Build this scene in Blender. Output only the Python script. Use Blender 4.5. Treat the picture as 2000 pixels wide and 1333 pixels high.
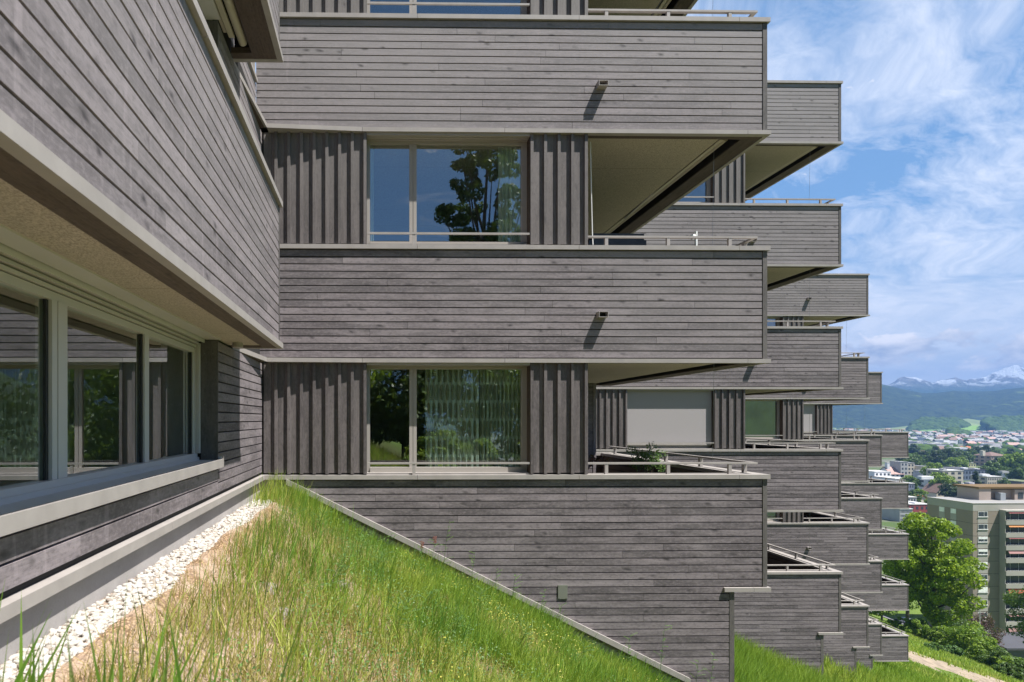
import bpy, math, random
import numpy as np
from mathutils import Vector
random.seed(11); rs = np.random.RandomState(5)
for o in list(bpy.data.objects): bpy.data.objects.remove(o)
SC = bpy.context.scene; COL = SC.collection
R = math.radians

# ------------------------------------------------------------------ camera
cd = bpy.data.cameras.new("camera"); cam = bpy.data.objects.new("camera", cd); COL.objects.link(cam)
cam.location = (0, 0, 0); cam.rotation_euler = (R(90), 0, R(-1.0))
cd.sensor_width = 36; cd.lens = 24
cd.shift_x = (1000-756)/2000; cd.shift_y = (820-666.5)/2000
cd.clip_start = 0.05; cd.clip_end = 40000
cd.dof.use_dof = True; cd.dof.focus_distance = 8.7; cd.dof.aperture_fstop = 5.6
SC.camera = cam

# ------------------------------------------------------------------ sun, sky
SUN = Vector((1.0, -0.67, 2.34)).normalized()
ld = bpy.data.lights.new("sun", 'SUN'); lo = bpy.data.objects.new("sun", ld); COL.objects.link(lo)
ld.energy = 5.0; ld.angle = R(0.53); ld.color = (1.0, 0.97, 0.925)
lo.rotation_euler = SUN.to_track_quat('Z', 'Y').to_euler(); lo.location = (60, -40, 140)

class NT:
    def __init__(s, tree): s.t = tree; tree.nodes.clear()
    def n(s, typ, **kw):
        nd = s.t.nodes.new(typ)
        for k, v in kw.items():
            if k.startswith('i_'):
                k = k[2:]; k = int(k) if k.isdigit() else k
                nd.inputs[k].default_value = v
            else: setattr(nd, k, v)
        return nd
    def l(s, a, b): s.t.links.new(a, b)
    def val(s, sock, v):
        if hasattr(v, 'links'): s.l(v, sock)
        else: sock.default_value = v
    def math(s, op, a, b=0.0, c=0.0, clamp=False):
        nd = s.n('ShaderNodeMath', operation=op); nd.use_clamp = clamp
        s.val(nd.inputs[0], a); s.val(nd.inputs[1], b); s.val(nd.inputs[2], c); return nd.outputs[0]
    def vmath(s, op, a, b=(0, 0, 0)):
        nd = s.n('ShaderNodeVectorMath', operation=op); s.val(nd.inputs[0], a); s.val(nd.inputs[1], b); return nd.outputs[0]
    def mapr(s, v, a, b, c=0.0, d=1.0, smooth=False):
        nd = s.n('ShaderNodeMapRange'); nd.clamp = True
        if smooth: nd.interpolation_type = 'SMOOTHSTEP'
        s.val(nd.inputs[0], v); nd.inputs[1].default_value = a; nd.inputs[2].default_value = b
        nd.inputs[3].default_value = c; nd.inputs[4].default_value = d; return nd.outputs[0]
    def mix(s, f, a, b, blend='MIX'):
        nd = s.n('ShaderNodeMix', data_type='RGBA', blend_type=blend); nd.clamp_factor = True
        s.val(nd.inputs[0], f)
        s.val(nd.inputs[6], a if hasattr(a, 'links') else (*a, 1)); s.val(nd.inputs[7], b if hasattr(b, 'links') else (*b, 1))
        return nd.outputs[2]
    def noise(s, vec, scale, detail=4, rough=.55, dist=0.0, dim='3D'):
        nd = s.n('ShaderNodeTexNoise', noise_dimensions=dim); s.l(vec, nd.inputs['Vector'])
        nd.inputs['Scale'].default_value = scale; nd.inputs['Detail'].default_value = detail
        nd.inputs['Roughness'].default_value = rough; nd.inputs['Distortion'].default_value = dist
        return nd.outputs[0]
    def comb(s, x, y, z):
        nd = s.n('ShaderNodeCombineXYZ')
        for i, v in enumerate((x, y, z)): s.val(nd.inputs[i], v)
        return nd.outputs[0]
    def sep(s, v):
        nd = s.n('ShaderNodeSeparateXYZ'); s.l(v, nd.inputs[0]); return nd.outputs

W = bpy.data.worlds.new("World"); SC.world = W; W.use_nodes = True
g = NT(W.node_tree)
sky = g.n('ShaderNodeTexSky', sky_type='NISHITA'); sky.sun_disc = False
sky.sun_elevation = math.asin(SUN.z); sky.sun_rotation = math.atan2(SUN.x, SUN.y)
sky.air_density = 1.0; sky.dust_density = 0.6; sky.ozone_density = 2.2; sky.altitude = 500
tc = g.n('ShaderNodeTexCoord'); d = g.vmath('NORMALIZE', tc.outputs['Generated'])
dx, dy, dz = g.sep(d)
zz = g.math('ADD', g.math('MAXIMUM', dz, 0.0), 0.10)
px_, py_ = g.math('DIVIDE', dx, zz), g.math('DIVIDE', dy, zz)
# wind direction: stretch the cirrus along a diagonal
ca, sa = math.cos(R(38)), math.sin(R(38))
ua = g.math('ADD', g.math('MULTIPLY', px_, ca), g.math('MULTIPLY', py_, sa))
va = g.math('SUBTRACT', g.math('MULTIPLY', py_, ca), g.math('MULTIPLY', px_, sa))
P1 = g.comb(g.math('MULTIPLY', ua, 0.55), va, 3.3)
big = g.noise(g.comb(px_, py_, 8.7), 0.85, 3, .5)
warp = g.noise(g.comb(px_, py_, 5.1), 1.4, 3, .5)
P1 = g.comb(g.math('ADD', g.math('MULTIPLY', ua, 0.50), g.math('MULTIPLY', warp, .5)), g.math('ADD', va, g.math('MULTIPLY', warp, .6)), 3.3)
mid = g.noise(P1, 3.2, 10, .64, .08)
fine = g.noise(P1, 10.0, 10, .70, .15)
cov = g.math('ADD', g.math('MULTIPLY', g.math('SUBTRACT', mid, .5), 1.25), g.math('MULTIPLY', g.math('SUBTRACT', fine, .5), .75))
cov = g.math('ADD', cov, g.math('MULTIPLY', g.math('SUBTRACT', big, .5), 1.1))
front = g.mapr(dy, -0.35, 0.35, -0.48, 0.02)   # fewer clouds on the sunny side of the sky
cov = g.math('ADD', cov, front)
# a clear lane between two cloud fields
ln = g.math('ADD', g.math('ADD', g.math('MULTIPLY', px_, .85), g.math('MULTIPLY', py_, .15)), g.math('MULTIPLY', warp, .35))
ln = g.math('DIVIDE', g.math('SUBTRACT', ln, 1.74), .27)
lane = g.math('POWER', 2.718, g.math('MULTIPLY', g.math('MULTIPLY', ln, ln), -1.0))
cov = g.math('SUBTRACT', g.math('ADD', cov, .12), g.math('MULTIPLY', lane, .42))
c1 = g.mapr(cov, -0.14, 0.36, 0.0, 1.0)
c1 = g.math('MULTIPLY', g.math('POWER', c1, .8), 0.95)
lowb = g.mapr(dz, 0.02, 0.26, 0.95, 0.0, True)
ang = g.math('ARCTAN2', dx, dy)
PC = g.comb(g.math('MULTIPLY', ang, 7.0), g.math('MULTIPLY', dz, 15.0), 1.7)
cn = g.noise(PC, 1.7, 8, .60, .2)
cn2 = g.noise(g.vmath('ADD', PC, (0.10, 0.20, 0)), 1.7, 4, .55, .2)
band = g.math('MULTIPLY', g.mapr(dz, 0.030, 0.062, 0, 1, True), g.mapr(dz, 0.075, 0.125, 1, 0, True))
cum = g.mapr(g.math('ADD', g.math('MULTIPLY', g.math('SUBTRACT', cn, .5), 2.2), g.math('MULTIPLY', band, 0.66)), 0.40, 0.55, 0, 1, True)
cum = g.math('MULTIPLY', cum, g.mapr(dz, 0.025, 0.05, 0, 1))
relief = g.mapr(g.math('SUBTRACT', cn, cn2), -0.16, 0.12, 0.0, 1.0)
K = 8.6
skyc = sky.outputs[0]
skyc = g.mix(.6, skyc, tuple(K*v for v in (0.125, 0.30, 0.58)))
white = tuple(K*v for v in (0.76, 0.80, 0.90))
hazec = tuple(K*v for v in (0.60, 0.66, 0.76))
col = g.mix(c1, skyc, g.mix(g.mapr(mid, .35, .65), tuple(K*v for v in (0.50, 0.58, 0.74)), white))
col = g.mix(lowb, col, g.mix(g.mapr(cov, -.2, .5), hazec, tuple(K*v for v in (0.74, 0.77, 0.83))))
cumc = g.mix(relief, tuple(K*v for v in (0.36, 0.40, 0.50)), tuple(K*v for v in (1.0, 0.95, 0.93)))
col = g.mix(g.math('MULTIPLY', cum, .9), col, cumc)
dim = g.math('MULTIPLY', g.mapr(dz, .42, .75, 1.0, .50, True), g.mapr(dy, -.4, .25, .74, 1.0, True))
col = g.mix(1.0, col, g.comb(dim, dim, dim), 'MULTIPLY')
bg = g.n('ShaderNodeBackground'); g.l(col, bg.inputs[0]); bg.inputs[1].default_value = 0.075
out = g.n('ShaderNodeOutputWorld'); g.l(bg.outputs[0], out.inputs[0])

vs = SC.view_settings; vs.view_transform = 'Standard'; vs.look = 'None'; vs.gamma = 1; vs.use_curve_mapping = False
vs.exposure = 1.08
SC.cycles.max_bounces = 8; SC.cycles.transparent_max_bounces = 12; SC.cycles.volume_bounces = 1
SC.cycles.glossy_bounces = 4; SC.cycles.use_denoising = True

# ------------------------------------------------------------------ materials
def mat(name):
    m = bpy.data.materials.new(name); m.use_nodes = True; return m, NT(m.node_tree)
def finish(g, col, rough=.7, bump=None, bstr=.3, bdist=.01, spec=.5, metal=0.0, extra=None):
    b = g.n('ShaderNodeBsdfPrincipled'); o = g.n('ShaderNodeOutputMaterial')
    g.val(b.inputs['Base Color'], col if hasattr(col, 'links') else (*col, 1)); g.val(b.inputs['Roughness'], rough)
    b.inputs['Specular IOR Level'].default_value = spec; b.inputs['Metallic'].default_value = metal
    if bump is not None:
        bn = g.n('ShaderNodeBump'); bn.inputs['Strength'].default_value = bstr; bn.inputs['Distance'].default_value = bdist
        g.l(bump, bn.inputs['Height']); g.l(bn.outputs[0], b.inputs['Normal'])
    g.l(b.outputs[0], o.inputs[0]); return b

def wood_material(name, c_lo, c_hi, knots=1.0, weather=True, rough=.62):
    m, g = mat(name)
    uv = g.n('ShaderNodeUVMap', uv_map='UVMap').outputs[0]; u, v, _ = g.sep(uv)
    at = g.n('ShaderNodeAttribute', attribute_name='rnd'); r1, r2, r3 = g.sep(at.outputs['Vector'])
    pos = g.n('ShaderNodeNewGeometry').outputs['Position']
    off = g.math('MULTIPLY', r2, 57.0)
    grain = g.noise(g.comb(g.math('MULTIPLY', u, 3.0), g.math('MULTIPLY', v, 95.0), off), 1.0, 5, .6, .6)
    soft = g.noise(g.comb(g.math('MULTIPLY', u, 1.6), g.math('MULTIPLY', v, 9.0), off), 1.0, 4, .6, .4)
    saw = g.noise(g.comb(g.math('MULTIPLY', u, 260.0), g.math('MULTIPLY', v, 30.0), off), 1.0, 2, .5)
    # knots
    wob = g.noise(g.comb(g.math('MULTIPLY', u, 9), g.math('MULTIPLY', v, 22), off), 1.0, 2, .5)
    kv = g.comb(g.math('ADD', g.math('MULTIPLY', u, 4.2), g.math('MULTIPLY', wob, .40)), g.math('ADD', g.math('MULTIPLY', v, 9.0), g.math('MULTIPLY', u, 1.1)), off)
    vo = g.n('ShaderNodeTexVoronoi', feature='F1'); g.l(kv, vo.inputs['Vector']); vo.inputs['Scale'].default_value = 1.0
    pick = g.math('GREATER_THAN', g.sep(vo.outputs['Color'])[0], 0.40)
    kn = g.math('MULTIPLY', g.mapr(vo.outputs['Distance'], 0.04, 0.27, 1.0, 0.0, True), pick)
    core = g.math('MULTIPLY', g.mapr(vo.outputs['Distance'], 0.03, 0.10, 1.0, 0.0), pick)
    col = g.mix(g.mapr(r1, .1, .9), c_lo, c_hi)
    col = g.mix(g.math('MULTIPLY', g.math('GREATER_THAN', r3, .72), .50), col, tuple(x*.80 for x in c_lo))
    col = g.mix(g.math('MULTIPLY', g.math('LESS_THAN', r3, .14), .45), col, tuple(x*1.18 for x in c_hi))
    col = g.mix(g.math('MULTIPLY', g.mapr(grain, .35, .7), .38), col, tuple(x*.72 for x in c_lo))
    col = g.mix(g.math('MULTIPLY', g.mapr(soft, .46, .72), .62), col, tuple(min(1, x*1.42) for x in c_hi))
    col = g.mix(g.math('MULTIPLY', g.mapr(soft, .46, .25), .55), col, tuple(x*.75 for x in c_lo))
    spk = g.noise(g.comb(g.math('MULTIPLY', u, 22.0), g.math('MULTIPLY', v, 45.0), off), 1.0, 4, .65, .4)
    col = g.mix(g.math('MULTIPLY', g.mapr(spk, .50, .68), .45), col, tuple(min(1, x*1.30) for x in c_hi))
    col = g.mix(g.math('MULTIPLY', g.mapr(spk, .48, .34), .45), col, tuple(x*.62 for x in c_lo))
    if weather:
        w = g.noise(pos, .35, 4, .6)
        wz = g.mapr(g.sep(pos)[2], -3.0, 6.0, -0.25, 0.42)
        silver = g.mapr(g.math('ADD', w, wz), .45, .95, 0, 1)
        col = g.mix(g.math('MULTIPLY', silver, .65), col, (c_hi[0]*1.24, c_hi[1]*1.34, c_hi[2]*1.28))
        streak = g.noise(g.comb(g.math('MULTIPLY', g.math('ADD', g.sep(pos)[0], g.sep(pos)[1]), 14.0), g.math('MULTIPLY', g.sep(pos)[2], 1.3), 0.0), 1.0, 4, .6)
        col = g.mix(g.math('MULTIPLY', g.mapr(streak, .57, .74), g.mapr(g.sep(pos)[0], -.93, -.85, .42, .10)), col, tuple(min(1, x*1.75) for x in c_hi))
    col = g.mix(g.math('MULTIPLY', kn, .72*knots), col, tuple(x*.38 for x in c_lo))
    col = g.mix(g.math('MULTIPLY', core, .55*knots), col, tuple(x*.25 for x in c_lo))
    col = g.mix(g.math('MULTIPLY', g.mapr(saw, .55, .8), .15), col, tuple(min(1, x*1.3) for x in c_hi))
    h = g.math('ADD', g.math('MULTIPLY', grain, .6), g.math('MULTIPLY', saw, .3))
    finish(g, col, g.mapr(grain, .3, .7, rough-.08, rough+.1), h, .45, .004, .45)
    return m

M = {}
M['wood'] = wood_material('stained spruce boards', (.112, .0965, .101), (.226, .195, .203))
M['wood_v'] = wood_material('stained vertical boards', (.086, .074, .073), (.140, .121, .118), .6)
M['wood_dark'] = wood_material('dark brown boards', (.060, .042, .033), (.090, .064, .050), .7, False, .7)

def simple(name, col, rough=.6, ns=None, amt=.12, bump=.0, bscale=200, spec=.5, metal=0, uvw=None):
    m, g = mat(name)
    pos = g.n('ShaderNodeNewGeometry').outputs['Position']
    n1 = g.noise(pos, ns or 1.5, 5, .6)
    c = g.mix(g.math('MULTIPLY', g.mapr(n1, .3, .7), 1.0), tuple(x*(1-amt) for x in col), tuple(min(1, x*(1+amt)) for x in col))
    bmp = g.noise(pos, bscale, 3, .6) if bump else None
    finish(g, c, rough, bmp, bump, .003, spec, metal); return m
M['metal'] = simple('beige grey coated metal', (.325, .298, .278), .5, 5.0, .10, .03, 60)
M['frame'] = simple('beige grey window frame', (.34, .31, .28), .4, 1.1, .04)
M['frame_brightened'] = simple('window frame brightened for shade', (.56, .53, .50), .4, 1.1, .04)  # copy of the frame, colour raised to stand in for light under the trays
M['frame_dark'] = simple('dark rubber seal', (.02, .02, .02), .6)
M['soffit'] = None
def soffit_mat():
    m, g = mat('wood wool soffit board')
    pos = g.n('ShaderNodeNewGeometry').outputs['Position']; x, y, z = g.sep(pos)
    n1 = g.noise(g.comb(g.math('MULTIPLY', x, 1.0), g.math('MULTIPLY', y, .55), z), 120, 3, .7)
    n2 = g.noise(pos, 1.2, 4, .6)
    c = g.mix(g.mapr(n1, .35, .65), (.29, .25, .21), (.62, .54, .455))
    c = g.mix(g.math('MULTIPLY', g.mapr(n2, .4, .7), .5), c, (.40, .345, .29))
    # panel joints
    j = g.math('LESS_THAN', g.math('FRACT', g.math('MULTIPLY', g.math('ADD', y, 100.15), .5)), .0032)
    c = g.mix(g.math('MULTIPLY', j, .8), c, (.10, .09, .06))
    finish(g, c, .9, n1, .6, .006, .2); return m
M['soffit'] = soffit_mat()
M['slot'] = simple('black awning recess', (.012, .011, .010), .8)
M['cassette'] = simple('cream awning cassette', (.50, .45, .34), .4, 2, .05)
M['blind'] = simple('grey roller blind fabric', (.34, .315, .315), .8, 40, .03)
M['sill'] = simple('grey anodised sill', (.52, .51, .50), .65, 2, .06)
M['room'] = simple('painted room', (.42, .40, .36), .9)
M['white'] = simple('white painted metal', (.8, .8, .78), .4)
M['plate'] = simple('green grey cover plate', (.17, .175, .145), .5)
M['cover'] = simple('dark tarpaulin', (.045, .048, .055), .55, 8, .2, .3, 20)
M['tile'] = simple('grey terrace slabs', (.16, .15, .145), .8)
M['wire'] = simple('steel wire', (.28, .28, .27), .3, metal=.6)

def concrete():
    m, g = mat('smooth grey concrete')
    pos = g.n('ShaderNodeNewGeometry').outputs['Position']; x, y, z = g.sep(pos)
    n1 = g.noise(pos, 2.2, 6, .65); n2 = g.noise(pos, 90, 3, .7)
    c = g.mix(g.mapr(n1, .3, .7), (.30, .28, .265), (.40, .375, .36))
    c = g.mix(g.math('MULTIPLY', g.mapr(n2, .5, .75), .3), c, (.20, .19, .18))
    finish(g, c, .8, n2, .35, .003, .3); return m
M['concrete'] = concrete()

def glass():
    m, g = mat('insulated window glass')
    fr = g.n('ShaderNodeFresnel'); fr.inputs[0].default_value = 1.5
    f = g.math('ADD', g.math('MULTIPLY', fr.outputs[0], 1.7), .225, clamp=True)
    ge = g.n('ShaderNodeNewGeometry'); pos = ge.outputs['Position']
    f = g.math('MULTIPLY', f, g.math('SUBTRACT', 1.0, ge.outputs['Backfacing']))     # one mirroring face per pane
    bn = g.n('ShaderNodeBump'); bn.inputs['Strength'].default_value = .04; bn.inputs['Distance'].default_value = .01
    g.l(g.noise(pos, .9, 2, .5), bn.inputs['Height'])
    gl = g.n('ShaderNodeBsdfGlossy'); gl.inputs['Roughness'].default_value = .0; gl.inputs['Color'].default_value = (.93, .97, 1, 1)
    g.l(bn.outputs[0], gl.inputs['Normal'])
    tr = g.n('ShaderNodeBsdfTransparent'); tr.inputs[0].default_value = (.93, .98, .95, 1)
    mx = g.n('ShaderNodeMixShader'); g.l(f, mx.inputs[0]); g.l(tr.outputs[0], mx.inputs[1]); g.l(gl.outputs[0], mx.inputs[2])
    o = g.n('ShaderNodeOutputMaterial'); g.l(mx.outputs[0], o.inputs[0]); return m
M['glass'] = glass()

def curtain_mat(pattern):
    m, g = mat('patterned curtain fabric' if pattern else 'sheer curtain fabric')
    uv = g.n('ShaderNodeUVMap', uv_map='UVMap').outputs[0]; u, v, _ = g.sep(uv)
    if pattern:
        cu = g.math('MULTIPLY', u, 7.0); cv = g.math('MULTIPLY', v, 4.2)
        row = g.math('FLOOR', cv); fu = g.math('SUBTRACT', g.math('FRACT', g.math('ADD', cu, g.math('MULTIPLY', row, .5))), .5)
        fv = g.math('SUBTRACT', g.math('FRACT', cv), .5)
        dd = g.math('ADD', g.math('POWER', g.math('ABSOLUTE', g.math('MULTIPLY', fu, 2.5)), 2.6), g.math('POWER', g.math('ABSOLUTE', g.math('MULTIPLY', fv, 2.15)), 2.6))
        k = g.mapr(dd, .80, .95)
        c = g.mix(k, (.50, .51, .40), (.84, .90, .82))
    else:
        c = g.mix(g.noise(uv, 30, 2), (.72, .78, .70), (.82, .86, .80))
    b = g.n('ShaderNodeBsdfDiffuse'); g.l(c, b.inputs[0]); t = g.n('ShaderNodeBsdfTranslucent'); g.l(c, t.inputs[0])
    mx = g.n('ShaderNodeMixShader'); mx.inputs[0].default_value = .3; g.l(b.outputs[0], mx.inputs[1]); g.l(t.outputs[0], mx.inputs[2])
    o = g.n('ShaderNodeOutputMaterial'); g.l(mx.outputs[0], o.inputs[0]); return m
M['curtain'] = curtain_mat(True); M['sheer'] = curtain_mat(False)

# ------------------------------------------------------------------ object helpers
def tag(o, label=None, cat=None, group=None, kind=None):
    if label: o['label'] = label
    if cat: o['category'] = cat
    if group: o['group'] = group
    if kind: o['kind'] = kind
    return o
def empty(name, loc, label=None, cat=None, group=None):
    o = bpy.data.objects.new(name, None); COL.objects.link(o); o.location = loc; o.empty_display_size = .3
    return tag(o, label, cat, group)
def origin(o):
    v = Vector((0, 0, 0))
    while o is not None: v = v + o.location; o = o.parent
    return v
class MB:
    def __init__(s): s.v = []; s.f = []; s.uv = []; s.r = []; s.m = []
    def quad(s, pts, uvs=None, rnd=None, mi=0):
        b = len(s.v); s.v += [tuple(p) for p in pts]; n = len(pts)
        s.f.append(tuple(range(b, b+n))); s.uv.append(uvs or [(0, 0)]*n); s.r.append(rnd or (.5, .5, .5)); s.m.append(mi)
    def box(s, x0, x1, y0, y1, z0, z1, mi=0, axis=None, rnd=None, flat=False):
        """axis: the direction the grain runs (0 x, 1 y, 2 z)"""
        if x0 > x1: x0, x1 = x1, x0
        if y0 > y1: y0, y1 = y1, y0
        if z0 > z1: z0, z1 = z1, z0
        if axis is None:
            axis = int(np.argmax((x1-x0, y1-y0, z1-z0)))
        rnd = rnd or (random.random(), random.random(), random.random()); uo = rnd[2]*40
        c = [(x, y, z) for z in (z0, z1) for y in (y0, y1) for x in (x0, x1)]
        for idx, ax in (((0, 1, 5, 4), 1), ((3, 2, 6, 7), 1), ((1, 3, 7, 5), 0), ((2, 0, 4, 6), 0), ((4, 5, 7, 6), 2), ((2, 3, 1, 0), 2)):
            oth = [a for a in (0, 1, 2) if a != axis]
            w = [a for a in oth if a != ax]; w = w[0] if w else oth[0]
            p = [c[i] for i in idx]
            if ax == axis: uv = [(q[oth[0]]+uo, q[oth[1]]) for q in p]
            else: uv = [(q[axis]+uo, q[w]) for q in p]
            s.quad(p, uv, rnd, mi)
    def prism(s, poly, z0, z1, mi=0):
        """vertical prism over an xy polygon (counter-clockwise)"""
        n = len(poly); rnd = (random.random(), random.random(), random.random())
        s.quad([(x, y, z1) for x, y in poly], [(x, y) for x, y in poly], rnd, mi)
        s.quad([(x, y, z0) for x, y in reversed(poly)], [(x, y) for x, y in reversed(poly)], rnd, mi)
        for i in range(n):
            a, b = poly[i], poly[(i+1) % n]; L = math.dist(a, b)
            s.quad([(*a, z0), (*b, z0), (*b, z1), (*a, z1)], [(0, z0), (L, z0), (L, z1), (0, z1)], rnd, mi)
    def xz(s, poly, y0, y1, mi=0):
        """prism over an xz polygon seen from -y (counter-clockwise as x right, z up)"""
        n = len(poly); rnd = (random.random(), random.random(), random.random()); uo = rnd[2]*40
        s.quad([(x, y0, z) for x, z in poly], [(x+uo, z) for x, z in poly], rnd, mi)
        s.quad([(x, y1, z) for x, z in reversed(poly)], [(x, z) for x, z in reversed(poly)], rnd, mi)
        for i in range(n):
            a, b = poly[i], poly[(i+1) % n]
            s.quad([(a[0], y0, a[1]), (a[0], y1, a[1]), (b[0], y1, b[1]), (b[0], y0, b[1])], None, rnd, mi)
    def tube(s, pts, radii, seg=8, mi=0, cap=True):
        pts = [Vector(p) for p in pts]; rings = []
        for i, p in enumerate(pts):
            t = (pts[min(i+1, len(pts)-1)]-pts[max(i-1, 0)]).normalized()
            a = t.orthogonal().normalized() if i == 0 else (rings_a - t*rings_a.dot(t)).normalized()
            rings_a = a; b = t.cross(a)
            r = radii[i] if hasattr(radii, '__len__') else radii
            rings.append([p+(a*math.cos(2*math.pi*k/seg)+b*math.sin(2*math.pi*k/seg))*r for k in range(seg)])
        for i in range(len(rings)-1):
            for k in range(seg):
                k2 = (k+1) % seg
                s.quad([rings[i][k], rings[i][k2], rings[i+1][k2], rings[i+1][k]], [(k/seg, i), ((k+1)/seg, i), ((k+1)/seg, i+1), (k/seg, i+1)], None, mi)
        if cap:
            s.quad(list(reversed(rings[0])), None, None, mi); s.quad(rings[-1], None, None, mi)
    def build(s, name, mats, parent=None, loc=None, bevel=0, smooth=False):
        if not s.f: return None
        me = bpy.data.meshes.new(name); o = bpy.data.objects.new(name, me); COL.objects.link(o)
        if parent is not None: o.parent = parent
        if loc is not None: o.location = loc
        org = origin(o)
        me.from_pydata([(x-org.x, y-org.y, z-org.z) for x, y, z in s.v], [], s.f)
        uvl = me.uv_layers.new(name='UVMap'); flat = [c for f in s.uv for p in f for c in p]; uvl.data.foreach_set('uv', flat)
        at = me.attributes.new('rnd', 'FLOAT_VECTOR', 'FACE'); at.data.foreach_set('vector', [c for r in s.r for c in r])
        for m in (mats if isinstance(mats, (list, tuple)) else [mats]): me.materials.append(m)
        me.polygons.foreach_set('material_index', s.m)
        if smooth: me.polygons.foreach_set('use_smooth', [True]*len(s.f))
        me.update()
        if bevel:
            b = o.modifiers.new('bevel', 'BEVEL'); b.width = bevel; b.segments = 2; b.limit_method = 'ANGLE'
        return o

def pbox(name, mats, parent, *a, bevel=0, **k):
    m = MB(); m.box(*a, **k); return m.build(name, mats, parent, bevel=bevel)

PITCH, GAP = .0900, .0090
def boards_x(m, x0, x1, z0, z1, y, th=.022, pitch=PITCH, left=None, split=True, lens=(1.6, 4.6)):
    """horizontal boards on a face that looks to -y; left: function z -> x of a slanting left end"""
    n = max(1, round((z1-z0)/pitch)); p = (z1-z0)/n
    for i in range(n):
        a, b = z0+i*p+GAP/2, z0+(i+1)*p-GAP/2
        xa, xb = (left(a), left(b)) if left else (x0, x0)
        if min(xa, xb) > x1-.05: continue
        xa, xb = min(xa, x1-.01), min(xb, x1-.01)
        cuts = []
        if split:
            c = min(xa, xb)+random.uniform(.4, lens[1])
            while c < x1-.35: cuts.append(c); c += random.uniform(*lens)
        cuts = [c for c in cuts if c > max(xa, xb)+.2]
        e = [None]+cuts+[x1]
        for k in range(len(e)-1):
            r = (random.random(), random.random(), random.random()); uo = r[2]*40; dy = random.uniform(0, .0016)
            l0, l1 = (xa, xb) if e[k] is None else (e[k]+.0016, e[k]+.0016)
            rr = e[k+1]-(0 if k == len(e)-2 else .0016)
            v = 0.; t = p-GAP
            P = lambda x, yy, z: (x, yy, z)
            ch = .0022
            # face, slightly chamfered top and bottom edges, right and left ends
            m.quad([P(l0, y+dy, a+ch), P(rr, y+dy, a+ch), P(rr, y+dy, b-ch), P(l1, y+dy, b-ch)], [(l0+uo, ch), (rr+uo, ch), (rr+uo, t-ch), (l1+uo, t-ch)], r)
            m.quad([P(l1, y+dy, b-ch), P(rr, y+dy, b-ch), P(rr, y+th, b), P(l1, y+th, b)], [(l1+uo, t), (rr+uo, t), (rr+uo, t+th), (l1+uo, t+th)], r)
            m.quad([P(l0, y+th, a), P(rr, y+th, a), P(rr, y+dy, a+ch), P(l0, y+dy, a+ch)], [(l0+uo, -th), (rr+uo, -th), (rr+uo, 0), (l0+uo, 0)], r)
            m.quad([P(rr, y+dy, a), P(rr, y+th, a), P(rr, y+th, b), P(rr, y+dy, b)], [(0, 0), (th, 0), (th, t), (0, t)], r)
            m.quad([P(l0, y+th, a), P(l0, y+dy, a), P(l1, y+dy, b), P(l1, y+th, b)], [(0, 0), (th, 0), (th, t), (0, t)], r)
def boards_y(m, y0, y1, z0, z1, x, th=.022, pitch=PITCH, split=True, sgn=1, lens=(1.6, 4.6)):
    """horizontal boards on a face that looks to +x (sgn=1)"""
    t = MB(); boards_x(t, y0, y1, z0, z1, 0.0, th, pitch, None, split, lens)
    for f, uv, r in zip(t.f, t.uv, t.r):
        pts = [t.v[i] for i in f]
        q = [(x-sgn*p[1], p[0], p[2]) for p in pts]
        if sgn < 0: q.reverse(); uv = uv[::-1]
        m.quad(q, uv, r)

def battens(m, x0, x1, z0, z1, y, n, first=False, last=True):
    """vertical boards with battens on a face that looks to -y; y = face of the boards"""
    w = (x1-x0)/n
    for i in range(n):
        a = x0+i*w; c = a+.62*w
        m.box(a+.001, c-.0012, y, y+.02, z0+.012, z1, axis=2)
        m.box(c+.0012, a+w-.001, y+.002, y+.02, z0+.012, z1, axis=2)
    for i in range(n+1):
        if (i == 0 and not first) or (i == n and not last): continue
        c = x0+i*w
        m.box(c-.019, c+.019, y-.036, y-.0005, z0, z1, axis=2)

# ------------------------------------------------------------------ the terraced building
def H(k): return -.70+2.91*k
TH = 1.49          # height of a parapet band with its trims
YS = [1.24, 8.63, 16.02, 23.67, 31.15, 38.52]
XS = [-1.06, 5.00, 11.06, 17.31, 23.41, 30.49]

def cut_bar(m, x0, x1, y0, y1, z0, z1, axis, step, gap=.004, first=None):
    """a sheet metal bar cut into lengths with fine open joints"""
    lo, hi = (x0, x1) if axis == 0 else (y0, y1)
    c = hi; L = first or step
    while c > lo+.001:
        a = max(lo, c-L); L = step
        if axis == 0: m.box(a+(gap if a > lo else 0), c, y0, y1, z0, z1, axis=0)
        else: m.box(x0, x1, a+(gap if a > lo else 0), c, z0, z1, axis=1)
        c = a

def railing(root, x, y0, yend, z, xin, posts, sideposts, wall_end=True):
    m = MB(); zt = z+.150
    m.box(xin, x-.075, y0+.075, y0+.125, zt-.024, zt)
    m.box(x-.125, x-.076, y0+.126, yend-.12, zt-.024, zt-.0005)
    rl = m.build('railing', M['metal'], root, bevel=.003)
    for px in posts:
        q = MB(); q.box(px-.02, px+.02, y0+.078, y0+.122, z, zt-.024); q.build('post', M['metal'], rl, bevel=.003)
    for py in sideposts:
        q = MB(); q.box(x-.121, x-.079, py-.03, py+.03, z, zt-.024); q.build('post', M['metal'], rl, bevel=.003)
    return rl

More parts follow.
